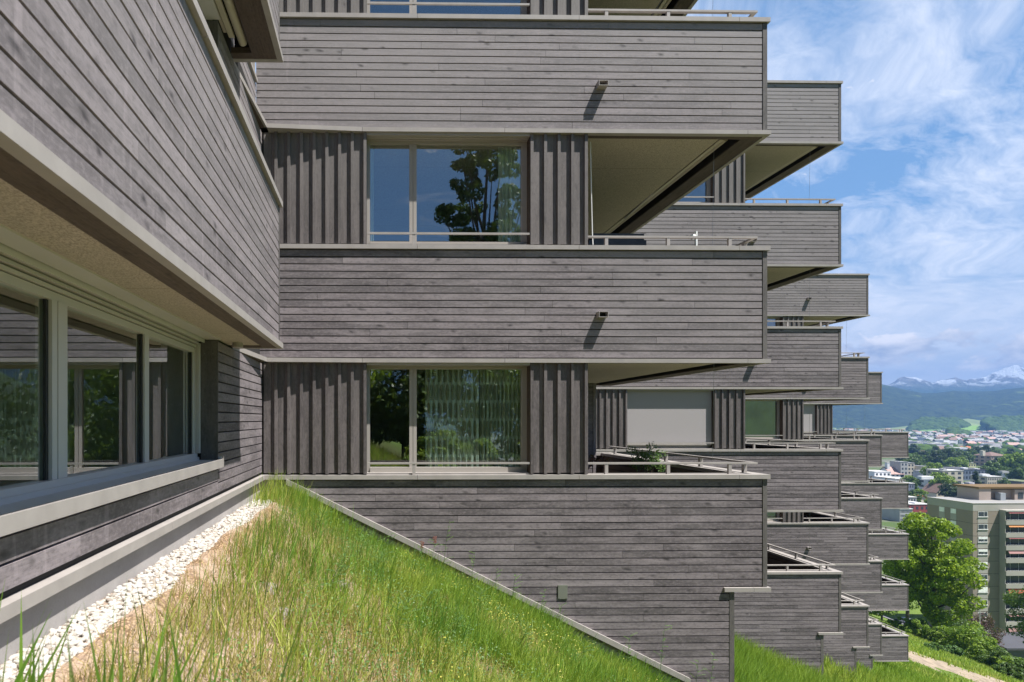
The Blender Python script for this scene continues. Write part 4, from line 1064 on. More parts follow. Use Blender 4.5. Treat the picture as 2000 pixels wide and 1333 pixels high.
def copy_tree(o, loc, s=(1, 1, 1), rz=0, label=None, group=None, parent=None):
    c = o.copy(); COL.objects.link(c); c.location = loc; c.scale = s; c.rotation_euler = (0, 0, rz)
    if label: c['label'] = label
    if group: c['group'] = group
    for ch in list(o.children):
        d_ = ch.copy(); COL.objects.link(d_); d_.parent = c
        for gch in list(ch.children):
            e_ = gch.copy(); COL.objects.link(e_); e_.parent = d_
    return c

# big maple in front of the tower
make_tree('maple_tree', 'big bright green maple rising before the concrete tower', 'tree', at(1828, 100, 1253), 19.6, 13.2, 2.2, 'maple', 30000, .20, 5, .42, 'bark', None, .135, 120, (-1.2, 0))
make_tree('maple_tree', 'green tree top seen behind and left of the big maple', 'tree', at(1772, 128), 21.5, 12, 4, 'bush', 9000, .22, 6, .3, 'bark', None, .2, 50)
make_tree('young_tree', 'small light green tree left of the parking road, under the lowest tray', 'tree', at(1722, 118), 6.5, 8.0, 1, 'bush', 6000, .17, 8, .15, 'bark', None, .22, 34)
make_tree('roadside_tree', 'dark leafy tree cut by the right edge of the picture', 'tree', at(2030, 104), 17.0, 11, 4, 'tree', 9000, .17, 9, .2, 'bark', None, .2, 34)
make_tree('copper_shrub', 'dark purple leaved shrub before the foot of the tower', 'shrub', at(1922, 120), 8.0, 6.8, .4, 'purple', 6500, .12, 10, .12, 'bark', None, .24, 38)
make_tree('laurel_shrub', 'rounded dark green shrub between maple trunk and purple shrub', 'shrub', at(1872, 112), 5.6, 5.2, .2, 'tree', 4200, .14, 11, .1, 'bark', None, .24, 30)
BUSH = [(1893, 88, 5.4, 6.6, 'bush', 'tall bright bush right of the maple trunk'), (1858, 92, 3.8, 5.0, 'bush', 'bright bush just right of the maple trunk foot'), (1800, 96, 3.2, 6.0, 'bush', 'low loose bush left of the maple trunk'), (1765, 99, 2.6, 5.0, 'bush', 'leftmost low bush beside the lowest tray'),
        (1925, 84, 3.9, 4.8, 'bush', 'bright bush below the purple shrub'), (1955, 80, 3.2, 4.6, 'tree', 'darker bush left of the shed roof'), (1985, 76, 3.0, 4.6, 'bush', 'bush before the dark shed roof'), (2005, 71, 2.7, 4, 'tree', 'bush in the bottom right corner'), (1838, 93, 2.6, 3.4, 'tree', 'low bush right at the maple trunk foot'),
        (1822, 72, 1.1, 2.4, 'herb', 'small grey green shrub in the sunny grass, nearest the path'), (1860, 79, 1.4, 2.6, 'herb', 'small shrub in the grass below the tall bright bush'), (1975, 70, 1.9, 3.5, 'tree', 'dark low bush near the bottom right corner')]
for q, (a, Y, h, w, mk, lb) in enumerate(BUSH):
    make_tree('hedge_bush', lb, 'bush', at(a, Y), h, w, .05, mk, int(1500+900*w), .12, 60+q, .07, 'bark', 'bushes along the lower meadow edge', .26, 26)
# dirt path through the meadow
PV, PF = [], []
pxs = np.linspace(41, 72, 90)
for j, x_ in enumerate(pxs):
    for q, o_ in enumerate(np.linspace(-1, 1, 8)):
        w_ = 3.6+.7*math.sin(x_*1.3+(2 if o_ > 0 else 0))+.4*math.sin(x_*3.1); y_ = float(path_y(x_))+o_*w_; PV.append((x_, y_, float(ground_z(x_, y_))+.07-.09*abs(o_)**3))
    if j: PF += [((j-1)*8+q, j*8+q, j*8+q+1, (j-1)*8+q+1) for q in range(7)]
M['dirt'] = simple('beige dirt path', (.26, .205, .145), .95, 1.6, .45)
pth = np_mesh('path', np.array(PV), np.array(PF), M['dirt'], smooth=True, k=4); tag(pth, kind='structure')

# behind the viewer: what the window panes mirror
for q, (x, y, h, w, lo, mk, lb) in enumerate([
    (6.1, -20, 23.0, 5.4, 9.5, 'tree', 'tall leafy tree standing behind the viewer, mirrored in the wide upper pane'), (-2.9, -17, 15.0, 5.2, 9.0, 'tree', 'tree behind the viewer, mirrored at the left edge of the upper window'),
    (-2.2, -12, 5.6, 6.0, .2, 'bush', 'bright thicket behind the viewer, mirrored in the lower left pane'), (1.3, -14.5, 6.6, 5.5, .2, 'tree', 'leafy thicket behind the viewer, mirrored beside the mullion of the lower window'), (4.6, -14, 8.6, 6, .3, 'tree', 'broad thicket behind the viewer, mirrored in the wide lower pane'), (7.8, -12.5, 9.5, 6.5, .3, 'bush', 'bright tall bush behind the viewer at the downhill side'), (3.0, -9, 2.6, 4.5, .2, 'bush', 'low bush behind the viewer between the thickets'), (12, -16, 11, 8, .5, 'tree', 'thicket behind the viewer farther downhill'), (-5.0, -9.5, 5, 5.0, .2, 'tree', 'thicket behind the viewer beside the wing wall')]):
    make_tree('hillside_tree' if h > 12 else 'hillside_bush', lb, 'tree' if h > 12 else 'bush', (x, y, float(ground_z(x, y))), h, w, lo, mk, 17000 if h > 12 else 9000, .11 if h > 12 else .13, 90+q, .28 if h > 12 else .06, 'bark', None, .12 if h > 12 else .2, 110 if h > 12 else 60)
a_, b_ = scatter(16000, -1.1, 9, -14, 1.0, lambda a, b: .2+.8*fbm(a, b, 1.2, 77, 3), 41)
blades('meadow_grass', G['grass'], a_, b_, .3+.35*rs.rand(len(a_)), .012+.01*rs.rand(len(a_)), .5, 'meadow grass behind the viewer, mirrored in the lower window', 'grass', 12)

# ------------------------------------------------------------------ far scenery

def plain(name, col, rough=.75, amt=.10, ns=.25):
    if name not in M: M[name] = simple(name, col, rough, ns, amt)
    return M[name]
M['win'] = simple('dark window glass', (.045, .055, .07), .15)
M['win_frame'] = simple('white window frame', (.62, .62, .60), .5)

# concrete tower
ty = 150.0; s_ = 1333/ty; TX, TD, tz, tb = 133.35, 12.6, -18.7, -49.9
T = empty('apartment_tower', (TX+8, ty+6, tb), 'tall beige concrete apartment tower with stacked balconies and coloured awnings at the right edge', 'building')
beige = plain('beige washed concrete panel', (.255, .21, .17), .85, .06, .4); lightp = plain('light concrete panel', (.35, .33, .295), .85, .06, .4)
m = MB(); m.box(TX, TX+26, ty, ty+TD, tb-1, tz-1.7); m.build('wall', beige, T)
m = MB(); m.box(TX-.02, TX+26, ty-.02, ty+TD+.02, tz-1.69, tz); m.box(TX-.10, TX+26, ty-.1, ty+.25, tz+.001, tz+.06); m.box(TX-.10, TX+.25, ty+.251, ty+TD, tz+.001, tz+.06); m.build('roof_parapet', lightp, T)
m = MB(); m.box(TX+.3, TX+26, ty+.3, ty+TD, tz+.002, tz+.02); m.build('roof', plain('roof gravel', (.25, .245, .24)), T)
rows = 11; P_ = 2.81
jn = MB()
for r_ in range(rows):
    zt_ = -20.5-P_*r_
    if r_: jn.box(TX-.006, TX+5.9, ty-.006, ty+.01, zt_+.12, zt_+.18); jn.box(TX-.006, TX+.01, ty, ty+TD, zt_+.12, zt_+.18)
    m = MB(); m.box(TX+1.08, TX+3.34, ty-.03, ty-.001, zt_-2.60, zt_-1.2); m.build('spandrel', lightp, T)
    m = MB(); m.box(TX+1.12, TX+3.3, ty-.06, ty-.0305, zt_-1.18, zt_); w = m.build('window', M['win_frame'], T)
    for a, b in ((.10, 1.30), (1.40, 2.08)):
        q = MB(); q.box(TX+1.12+a, TX+1.12+b, ty-.075, ty-.061, zt_-1.08 if r_ not in (4,) else zt_-1.08, zt_-.1); q.build('pane', M['win'], w)
    if r_ in (2, 3, 4, 6): q = MB(); q.box(TX+1.22, TX+3.2, ty-.10, ty-.076, zt_-(.55 if r_ in (2, 3) else 1.08), zt_-.05); q.build('shutter', M['white'], w)
    q = MB(); q.box(TX+1.05, TX+3.37, ty-.16, ty-.0605, zt_-1.28, zt_-1.185); q.build('sill', M['win_frame'], w)
    for yy in (4.4, 7.6):
        m = MB(); m.box(TX-.04, TX-.001, ty+yy, ty+yy+1.5, zt_-1.15, zt_); w = m.build('window', M['win_frame'], T)
        q = MB(); q.box(TX-.06, TX-.041, ty+yy+.1, ty+yy+1.4, zt_-1.08, zt_-.1); q.build('pane', M['win'] if r_ > 1 else M['white'], w)
        m = MB(); m.box(TX-.03, TX-.001, ty+yy-.05, ty+yy+1.55, zt_-2.60, zt_-1.2); m.build('spandrel', lightp, T)
    # balcony
    bx = TX+5.95; bw = 12
    b = MB(); b.box(bx, bx+bw, ty-1.7, ty-1.5, zt_-2.75, zt_-1.75); b.box(bx, bx+.18, ty-1.499, ty-.001, zt_-2.75, zt_-1.75); b.box(bx+.181, bx+bw, ty-1.499, ty-.001, zt_-2.75, zt_-2.58)
    if r_ == 0: b.box(bx, bx+bw, ty-1.7, ty-.001, zt_+.15, zt_+.45)
    bo = b.build('balcony', lightp, T)
    q = MB(); q.box(bx+.02, bx+.12, ty-1.45, ty-.01, zt_-1.74, zt_+.14); q.build('side_screen', lightp, bo)
    q = MB(); q.box(bx+.5, bx+bw, ty-.03, ty-.001, zt_-2.57, zt_-.05); q.build('balcony_window', M['win'], bo)
    q = MB()
    for k in range(7): q.box(bx+.5+k*1.9, bx+.58+k*1.9, ty-.07, ty-.0305, zt_-2.5, zt_-.1)
    q.box(bx+.2, bx+bw, ty-1.64, ty-1.6, zt_-1.62, zt_-1.57); q.build('balcony_frame', M['win_frame'], bo)
    acol = {1: ('orange awning', (.48, .20, .06)), 2: ('dark red awning', (.20, .05, .05)), 3: ('pink awning', (.36, .19, .18)), 6: ('bright orange awning', (.46, .10, .05)), 8: ('faded red awning', (.33, .17, .16)), 9: ('pink striped awning', (.34, .19, .18)), 0: ('dark red awning', (.20, .05, .05))}.get(r_)
    if acol:
        dr = {1: .45, 3: .7, 6: 1.0, 9: 1.1, 8: .5}.get(r_, .22)
        q = MB(); q.quad([(bx+.7, ty-1.75, zt_+.02-dr), (bx+bw, ty-1.75, zt_+.02-dr), (bx+bw, ty-1.45, zt_+.12), (bx+.55, ty-1.45, zt_+.12)]); q.quad([(bx+.7, ty-1.78, zt_+.02-dr), (bx+.55, ty-1.48, zt_+.12), (bx+bw, ty-1.48, zt_+.12), (bx+bw, ty-1.78, zt_+.02-dr)]); q.build('awning', plain(*acol), bo)
jn.build('panel_joints', M['frame_dark'], T)
m = MB(); m.box(PX(1912, 156), PX(1935, 156), 156, 162, tz, PZ(955, 156)); m.box(PX(1935, 156), PX(1990, 156), 157.2, 163, tz, PZ(958, 156)); m.box(PX(1983, 156), PX(2060, 156), 156.2, 163, tz, PZ(957, 156)); pb = m.build('penthouse', plain('brown beige render', (.36, .29, .25)), T)
m = MB(); m.box(PX(1910, 156), PX(2060, 156), 155.8, 163, PZ(955, 156)+.002, PZ(951.5, 156)); m.build('penthouse_roof', plain('ochre moss roof', (.14, .085, .03)), T)
m = MB(); m.box(PX(1983, 156)+.8, PX(1983, 156)+2.0, 156.14, 156.19, tz+.3, PZ(963, 156)); m.build('door', M['win'], T)
m = MB(); m.box(PX(1948, 156), PX(1958, 156), 155.2, 156.6, tz+.02, tz+1.7); m.build('vent_box', plain('grey metal cladding', (.30, .32, .34)), T)

# low houses and blocks of the town, near ones first
def windows(parent, x0, x1, y, z0, z1, rows, cols, ww=.5, hh=.5, axis=0, me=[None]):
    if me[0] is None:
        q = MB(); q.box(-.5, .5, -.03, .03, -.5, .5); o = q.build('window', M['win'], None); me[0] = o.data; bpy.data.objects.remove(o)
    org = origin(parent); dx_ = (x1-x0)/cols; dz_ = (z1-z0)/rows
    for i in range(cols):
        for j in range(rows):
            o = bpy.data.objects.new('window', me[0]); COL.objects.link(o); o.parent = parent
            c = x0+dx_*(i+.5); zc = z0+dz_*(j+.5)
            if axis == 0: o.location = Vector((c, y, zc))-org; o.scale = (dx_*ww, 1, dz_*hh)
            else: o.location = Vector((y, c, zc))-org; o.scale = (dx_*ww, 1, dz_*hh); o.rotation_euler = (0, 0, R(90))
def house(name, px0, px1, yt, yb, label, wall, roofc, roof='flat', rows=3, cols=5, depth=12, cat='building', rh=.28, extras=None, scols=0):
    Y = 66650/(yb-820); Y = min(Y, 3000); x1 = PX(px1, Y); x0 = PX(px0, Y+depth) if PX(px0, Y+depth) < x1-3 else PX(px0, Y)
    zt = PZ(yt, Y); zb = -50.5; H_ = zt-zb; o = empty(name, ((x0+x1)/2, Y+depth/2, -50), label, cat)
    ze = zt if roof == 'flat' else zt-rh*H_
    m = MB(); m.box(x0, x1, Y, Y+depth, zb, ze); wl = m.build('wall', wall, o)
    m = MB(); ov = .5
    if roof == 'flat': m.box(x0-.2, x1+.2, Y-.2, Y+depth+.2, ze+.002, ze+.35)
    elif roof == 'gable':
        ym = Y+depth/2
        for sg, ya in ((1, Y-ov), (-1, Y+depth+ov)):
            q = [(x0-ov, ya, ze), (x1+ov, ya, ze), (x1+ov, ym, zt), (x0-ov, ym, zt)]; m.quad(q if sg > 0 else q[::-1]); m.quad([(a, b, c-.25) for a, b, c in (q[::-1] if sg > 0 else q)])
        m.quad([(x0, Y, ze), (x0, ym, zt-.1), (x0, Y+depth, ze)], mi=1); m.quad([(x1, Y, ze), (x1, Y+depth, ze), (x1, ym, zt-.1)], mi=1)
    elif roof == 'gable_front':
        xm = (x0+x1)/2
        for sg, xa in ((1, x0-ov), (-1, x1+ov)):
            q = [(xa, Y-ov, ze), (xm, Y-ov, zt), (xm, Y+depth+ov, zt), (xa, Y+depth+ov, ze)]; m.quad(q); m.quad([(a, b, c-.25) for a, b, c in q[::-1]])
        m.quad([(x0, Y, ze), (x1, Y, ze), (xm, Y, zt-.1)], mi=1)
    else:
        i_ = min(depth/2, (x1-x0)/2)*.9; ym = Y+depth/2; A, B, C, D = (x0-ov, Y-ov, ze), (x1+ov, Y-ov, ze), (x1+ov, Y+depth+ov, ze), (x0-ov, Y+depth+ov, ze); E, F_ = (x0+i_, ym, zt), (x1-i_, ym, zt)
        m.quad([A, B, F_, E]); m.quad([B, C, F_]); m.quad([C, D, E, F_]); m.quad([D, A, E])
    rf = m.build('roof', [roofc, wall], o)
    if cols: windows(wl, x0+.3, x1-.3, Y-.02, -50, ze-.2, rows, cols)
    if scols: windows(wl, Y+.5, Y+depth-.5, x0-.02, -50, ze-.2, rows, scols, axis=1)
    if extras:
        for (a, b, c, d_) in extras:
            q = MB(); q.box(PX(a, Y), PX(b, Y), Y+1, Y+min(depth-1, 5), ze+.351 if roof == 'flat' else ze, PZ(c, Y)); q.build('rooftop_box' if roof == 'flat' else 'chimney', wall if d_ is None else d_, o)
    return o
C = {k: plain(k+' render', v) for k, v in dict(white=(.68, .68, .70), cream=(.58, .52, .42), grey=(.36, .36, .36), lilac=(.42, .40, .45), beige=(.44, .40, .33), brownish=(.40, .29, .22), slate=(.13, .16, .22), red=(.26, .05, .05), yellow=(.50, .50, .28), darkg=(.10, .10, .11)).items()}
RF = {k: plain(k+' roof', v) for k, v in dict(brown=(.16, .10, .08), orange=(.42, .13, .05), grey=(.24, .24, .25), light=(.48, .47, .46), dark=(.06, .06, .07), green=(.13, .15, .07), rose=(.38, .24, .21)).items()}
house('school_building', 1901, 1968, 884, 913, 'large ochre school with brown hipped roof and square tower block, above the grey flat blocks', C['brownish'], RF['brown'], 'hip', 3, 8, 22, rh=.24, extras=[(1921, 1926, 881, C['cream'])], scols=3)
house('long_building', 1960, 2040, 876, 890, 'long brown roofed building behind the ochre school at the right edge', C['grey'], RF['rose'], 'hip', 2, 14, 25, rh=.35)
house('hall_building', 1772, 1857, 894, 911, 'low hall with a long brown hipped roof left of the arcade', C['cream'], RF['brown'], 'hip', 1, 12, 30, rh=.55)
house('arcade_building', 1841, 1906, 906, 919, 'low green building with a pale yellow grid of columns', C['yellow'], RF['green'], 'flat', 2, 10, 10)
house('flat_block', 1878, 1935, 918, 940, 'long slate blue flat roofed block below the arcade', C['slate'], RF['dark'], 'flat', 2, 9, 30, extras=[(1884, 1892, 914, C['white']), (1911, 1916, 916, C['white'])])
house('flat_block', 1921, 1962, 919, 938, 'slate blue long block behind the beige block at the right', C['slate'], RF['green'], 'flat', 2, 8, 30)
house('stepped_block', 1956, 2030, 926, 949, 'white stepped flats near the right edge behind the tower', C['white'], RF['light'], 'flat', 3, 9, 20, extras=[(1960, 1973, 921, C['grey'])])
house('beige_block', 1895, 1957, 932, 958, 'beige flats with a pointed dark conifer in front', C['beige'], RF['light'], 'flat', 3, 8, 14, extras=[(1921, 1936, 927, C['light'] if 'light' in C else C['white'])], scols=2)
house('grey_high_block', 1841, 1881, 920, 966, 'grey block with white side balconies, tallest of the mid distance flats', C['beige'], RF['light'], 'flat', 5, 3, 14, extras=[(1845, 1852, 916, C['grey']), (1858, 1872, 922.5, C['white'])], scols=3)
house('white_block', 1790, 1839, 938, 968, 'white block with recessed attic left of the grey high block', C['white'], RF['light'], 'flat', 3, 3, 16, extras=[(1802, 1826, 931, C['white'])], scols=2)
house('chalet', 1799, 1862, 946, 978, 'cream house with a dark brown gabled roof just above the tower roof', C['cream'], RF['brown'], 'gable_front', 2, 4, 12, rh=.55, extras=[(1855, 1858, 951, C['brownish'])])
house('lilac_block', 1875, 1911, 948, 978, 'pale lilac flats beside the tower penthouse', C['lilac'], RF['light'], 'flat', 3, 5, 10, extras=[(1896, 1906, 943, C['lilac'])])
house('dark_flat_roof', 1946, 2030, 942, 956, 'dark glass hall with flat green roof behind the tower penthouse', C['darkg'], RF['green'], 'flat', 1, 1, 20)
house('orange_roof_house', 1772, 1793, 966, 990, 'house with a bright orange tiled roof, left one of the pair', C['cream'], RF['orange'], 'hip', 2, 3, 11, rh=.5)
house('orange_roof_house', 1788, 1816, 968, 993, 'house with a bright orange tiled roof, right one of the pair', C['cream'], RF['orange'], 'gable_front', 2, 3, 11, rh=.5)
house('red_house', 1776, 1816, 986, 1012, 'dark red building with white gravel roof left of the tower', C['red'], RF['light'], 'flat', 2, 4, 18, extras=[(1790, 1797, 982, C['white'])])
house('long_grey_block', 1716, 1782, 995, 1022, 'long pale grey building partly hidden behind the maple top', C['grey'], RF['light'], 'flat', 3, 9, 14)
house('attic_block', 1708, 1790, 972, 1000, 'pale flats seen between the trays and the orange roofs', C['grey'], RF['light'], 'flat', 3, 8, 14)
house('grey_block', 1759, 1773, 903, 938, 'narrow grey block left of the white block', C['grey'], RF['grey'], 'flat', 4, 2, 12)
house('grey_block', 1772, 1786, 905, 936, 'pale grey block with an attic, right of the narrow grey one', C['beige'], RF['grey'], 'flat', 4, 2, 12)
house('grey_block', 1781, 1817, 912, 938, 'cream grey flats above the white block', C['cream'], RF['grey'], 'flat', 3, 5, 14)
house('lilac_terrace', 1783, 1826, 921, 944, 'lilac grey terrace of flats above the white block', C['lilac'], RF['grey'], 'flat', 2, 7, 10)
house('rose_roof_house', 1740, 1765, 913, 938, 'white house with a rose tiled roof beside the tall chimney', C['white'], RF['rose'], 'gable', 2, 3, 16, rh=.55)
house('flat_roof_hall', 1700, 1778, 936, 956, 'broad hall with pale flat roof above the farthest trays', C['white'], RF['light'], 'flat', 2, 10, 26)
house('white_block', 1708, 1740, 922, 950, 'white flats at the left end of the town, beside the trays', C['white'], RF['light'], 'flat', 3, 4, 16)
house('tall_chimney', 1733, 1737.5, 904, 937, 'slim white chimney tower standing among the roofs', C['white'], RF['light'], 'flat', 1, 0, 3)
house('balcony_block', 1770, 1786, 945, 985, 'slate coloured flats with pale balcony bands right of the farthest tray', C['slate'], RF['light'], 'flat', 4, 3, 10)
house('shed', 1944, 2030, 1258, 1288, 'dark flat garage roof at the bottom right', C['darkg'], RF['dark'], 'flat', 1, 0, 8) if False else None
sh = empty('garage_shed', (118, 128, -46), 'low black shed with a grey sheet roof at the bottom right', 'shed')
zs_ = PZ(1258, 124)
m = MB(); m.box(PX(1945, 124), PX(2060, 124), 122, 130, -50, zs_-.4); m.build('wall', C['darkg'], sh)
m = MB(); m.xz([(PX(1941, 124), zs_-.38), (PX(2062, 124), zs_-.38), (PX(2062, 124), zs_), (PX(1941, 124), zs_)], 121.4, 130.5); m.build('roof', RF['dark'], sh)
lp = empty('street_lamp', (PX(1913.5, 116), 116, float(ground_z(PX(1913.5, 116), 116))), 'slim grey street lamp in front of the purple shrub', 'street lamp')
m = MB(); m.tube([(PX(1913.5, 116), 116, -45), (PX(1913.5, 116), 116, PZ(1182, 116))], [.08, .05], 8); m.build('pole', plain('galvanised steel', (.5, .5, .5)), lp)
m = MB(); m.box(PX(1913.5, 116)-.4, PX(1913.5, 116)+.2, 115.87, 116.13, PZ(1182, 116), PZ(1182, 116)+.12); m.build('lamp_head', M['white'], lp)

# parking road and parked cars
m = MB(); q = [(PX(1705, 158), 168), (PX(1800, 158), 168), (PX(1815, 150), 148), (PX(1740, 150), 146)]
zr = [max(float(ground_z(a, b)) for a, b in q)]
V = []; F = []
for j in range(16):
    for i_ in range(8):
        u, v = i_/7, j/15; x_ = (q[3][0]*(1-u)+q[2][0]*u)*(1-v)+(q[0][0]*(1-u)+q[1][0]*u)*v; y_ = 140+(176-140)*v; V.append((x_, y_, float(ground_z(x_, y_))+.15))
F = [(j*8+i_, j*8+i_+1, (j+1)*8+i_+1, (j+1)*8+i_) for j in range(15) for i_ in range(7)]
tag(np_mesh('road', np.array(V), np.array(F), plain('grey asphalt', (.17, .165, .17), .9), smooth=True, k=4), kind='structure')
def car(name, loc, rz, paint, label):
    t = empty(name, loc, label, 'car', 'parked cars by the road'); t.rotation_euler = (0, 0, rz); L = Vector(loc)
    prof = [(-2.1, .35), (2.1, .35), (2.15, .75), (1.25, .92), (.65, 1.42), (-1.3, 1.45), (-1.95, .98), (-2.15, .8)]
    m = MB(); m.xz([(a+L.x, b+L.z) for a, b in prof], L.y-.85, L.y+.85); m.build('body', paint, t, bevel=.08)
    m = MB(); m.xz([(1.12+L.x, .95+L.z), (.62+L.x, 1.36+L.z), (-1.22+L.x, 1.38+L.z), (-1.7+L.x, .98+L.z)], L.y-.87, L.y+.87); m.build('side_windows', M['win'], t)
    for a in (-1.3, 1.35):
        for b in (-.8, .8): m = MB(); m.tube([(a+L.x, b+L.y-.1, .33+L.z), (a+L.x, b+L.y+.1, .33+L.z)], .33, 14); m.build('wheel', M['frame_dark'], t)
for q, (px3, Yc, cl, lb) in enumerate(((1768, 158, (.05, .05, .06), 'black parked car, farthest up the road'), (1776, 155, (.30, .32, .34), 'silver parked car in the middle of the row'), (1785, 152, (.10, .11, .14), 'dark blue parked car nearest the maple'))):
    x_ = PX(px3, Yc); car('parked_car', (x_, Yc, float(ground_z(x_, Yc))+.15), R(95), plain(lb, cl, .3), lb)

# town trees: prototypes, then copies
mt = [make_tree('town_tree', 'round green tree in the belt behind the hall roofs', 'tree', (PX(1790, 640), 640, -50), 19, 17, 2, 'tree', 3200, .75, 301, .4, 'bark', 'trees between the town houses', .24, 30, limbs=False),
      make_tree('town_tree', 'dark dense tree in the belt behind the hall roofs', 'tree', (PX(1830, 660), 660, -50), 21, 17, 2, 'darktree', 3200, .75, 302, .4, 'bark', 'trees between the town houses', .24, 30, limbs=False),
      make_tree('town_tree', 'bright tree beside the arcade building', 'tree', (PX(1822, 520), 520, -50), 18, 18, 1, 'bush', 3600, .65, 303, .4, 'bark', 'trees between the town houses', .24, 30, limbs=False),
      make_tree('town_conifer', 'pointed dark conifer in front of the beige flats', 'tree', (PX(1906, 435), 435, -50), 18.5, 9, 1, 'darktree', 3400, .5, 304, .4, 'bark', None, .2, 40, limbs=False, shape='cone')]
TL = [(1815, 690, 0, 1.0), (1850, 700, 1, 1.05), (1868, 720, 1, .9), (1885, 705, 0, .95), (1802, 720, 1, .9), (1778, 600, 0, 1.1), (1840, 760, 0, .9), (1860, 640, 2, .9), (1893, 760, 0, 1.0), (1910, 790, 1, 1.0), (1925, 800, 1, 1.0), (1940, 830, 0, .9), (1877, 650, 2, .8), (1832, 460, 2, .95), (1838, 430, 2, .85), (1850, 415, 1, .65), (1868, 420, 1, .55),
      (1930, 560, 0, .95), (1945, 545, 0, .95), (1960, 575, 2, 1.05), (1975, 560, 2, 1.25), (1992, 550, 2, 1.35), (1985, 520, 0, .95), (2010, 545, 2, 1.3), (1890, 455, 0, .5), (1955, 400, 2, .4), (1775, 480, 2, .7), (1782, 455, 0, .6), (1772, 690, 0, .9), (1765, 640, 1, .9), (1785, 880, 1, 1), (1950, 660, 1, .8), (1880, 560, 2, .4), (1818, 352, 2, .5), (1782, 380, 0, .55), (1840, 700, 0, .8), (1872, 800, 0, .9), (1828, 820, 1, .9), (2000, 760, 0, .9), (1975, 800, 1, .9), (1795, 415, 2, .5), (1963, 470, 0, .5)]
where = ['far back', 'in the thick belt', 'beside the flats', 'near the school', 'between the roofs', 'at the right']
for q, (a, Y, k, s_) in enumerate(TL):
    nm = ('round green tree', 'dark dense tree', 'bright fresh green tree')[k]
    bits = 'left' if a < 1820 else ('middle' if a < 1900 else 'right'); dd = 'nearest the tower' if Y < 470 else ('beside the flats' if Y < 600 else ('in the thick belt' if Y < 740 else 'far behind the belt'))
    copy_tree(mt[k], (PX(a, Y), Y, -50), (s_, s_, s_*random.uniform(.85, 1.05)), random.uniform(0, 6), '%s at the %s of the town, %s' % (nm, bits, dd), 'trees between the town houses')

# far houses on the valley floor
def far_house(w, d_, h, rh, wall, roofc):
    m = MB(); m.box(-w/2, w/2, -d_/2, d_/2, 0, h); ov = .6
    if rh:
        for a in ([(-w/2-ov, -d_/2-ov, h), (w/2+ov, -d_/2-ov, h), (w/2+ov, 0, h+rh), (-w/2-ov, 0, h+rh)], [(w/2+ov, d_/2+ov, h), (-w/2-ov, d_/2+ov, h), (-w/2-ov, 0, h+rh), (w/2+ov, 0, h+rh)]): m.quad(a, mi=1)
        m.quad([(-w/2, -d_/2, h), (-w/2, 0, h+rh*.95), (-w/2, d_/2, h)][::-1]); m.quad([(w/2, -d_/2, h), (w/2, d_/2, h), (w/2, 0, h+rh*.95)])
    else: m.box(-w/2-.2, w/2+.2, -d_/2-.2, d_/2+.2, h, h+.4, mi=1)
    for k in range(int(w//4)):
        for j in range(int(h//3)): m.box(-w/2+1.4+k*4, -w/2+2.8+k*4, -d_/2-.06, -d_/2-.01, 1+j*3, 2.4+j*3, mi=2)
    return m.build('far_house', [wall, roofc, M['win']], None)
fp = [far_house(14, 11, 6, 4.5, C['white'], RF['brown']), far_house(12, 10, 6, 4, C['cream'], RF['orange']), far_house(24, 12, 11, 0, C['white'], RF['light']), far_house(16, 11, 7, 4.5, C['grey'], RF['grey']), far_house(30, 13, 9, 0, C['lilac'], RF['grey']), far_house(13, 10, 6, 4, C['white'], RF['rose'])]
kinds = ['white gabled house with brown roof', 'cream gabled house with orange roof', 'white flat roofed block', 'grey gabled house', 'long lilac flat block', 'white gabled house with rose roof']
r = random.Random(99); cnt = 0; used_p = set()
while cnt < 285:
    t_ = r.random(); Y = 850+1850*t_**.8; a = r.uniform(1600, 2070) if Y > 1150 else r.uniform(1770, 2070)
    x_ = PX(a, Y)
    if fbm(x_, Y, 260, 17, 2) < .36: continue
    k = r.choices(range(6), (6, 1, 5, 6, 4, 1))[0]; src = fp[k]
    lb = '%s in the far town' % kinds[k]
    o = src if k not in used_p else src.copy()
    if o is not src: COL.objects.link(o)
    used_p.add(k); sc_ = r.uniform(.8, 1.25)
    o.location = (x_, Y, float(ground_z(x_, Y))); o.scale = (sc_, sc_, sc_*r.uniform(.9, 1.2)); o.rotation_euler = (0, 0, r.uniform(-.9, .9))
    tag(o, lb, 'house', 'houses of the far town: '+kinds[k]); cnt += 1
mfar = MB(); wl_ = [C['white'], C['cream'], C['grey'], RF['brown'], RF['grey'], RF['rose'], RF['orange']]
for _ in range(620):
    Y = 1150+1750*r.random()**.75; a = r.uniform(1600, 2080); x_ = PX(a, Y)
    if fbm(x_, Y, 260, 17, 2) < .33: continue
    z_ = float(ground_z(x_, Y)); w_, d2, h_ = r.uniform(9, 20), r.uniform(8, 12), r.uniform(5, 10); k = r.choice((0, 0, 2, 1, 2)); rk = r.choice((3, 4, 4, 4, 5))
    mfar.box(x_-w_/2, x_+w_/2, Y, Y+d2, z_, z_+h_, mi=k); mfar.quad([(x_-w_/2-.6, Y-.6, z_+h_), (x_+w_/2+.6, Y-.6, z_+h_), (x_+w_/2+.6, Y+d2/2, z_+h_+4), (x_-w_/2-.6, Y+d2/2, z_+h_+4)], mi=rk); mfar.quad([(x_+w_/2+.6, Y+d2+.6, z_+h_), (x_-w_/2-.6, Y+d2+.6, z_+h_), (x_-w_/2-.6, Y+d2/2, z_+h_+4), (x_+w_/2+.6, Y+d2/2, z_+h_+4)], mi=rk)
tag(mfar.build('far_houses', wl_, None), 'mass of tiny houses filling the far town', 'houses', kind='stuff')
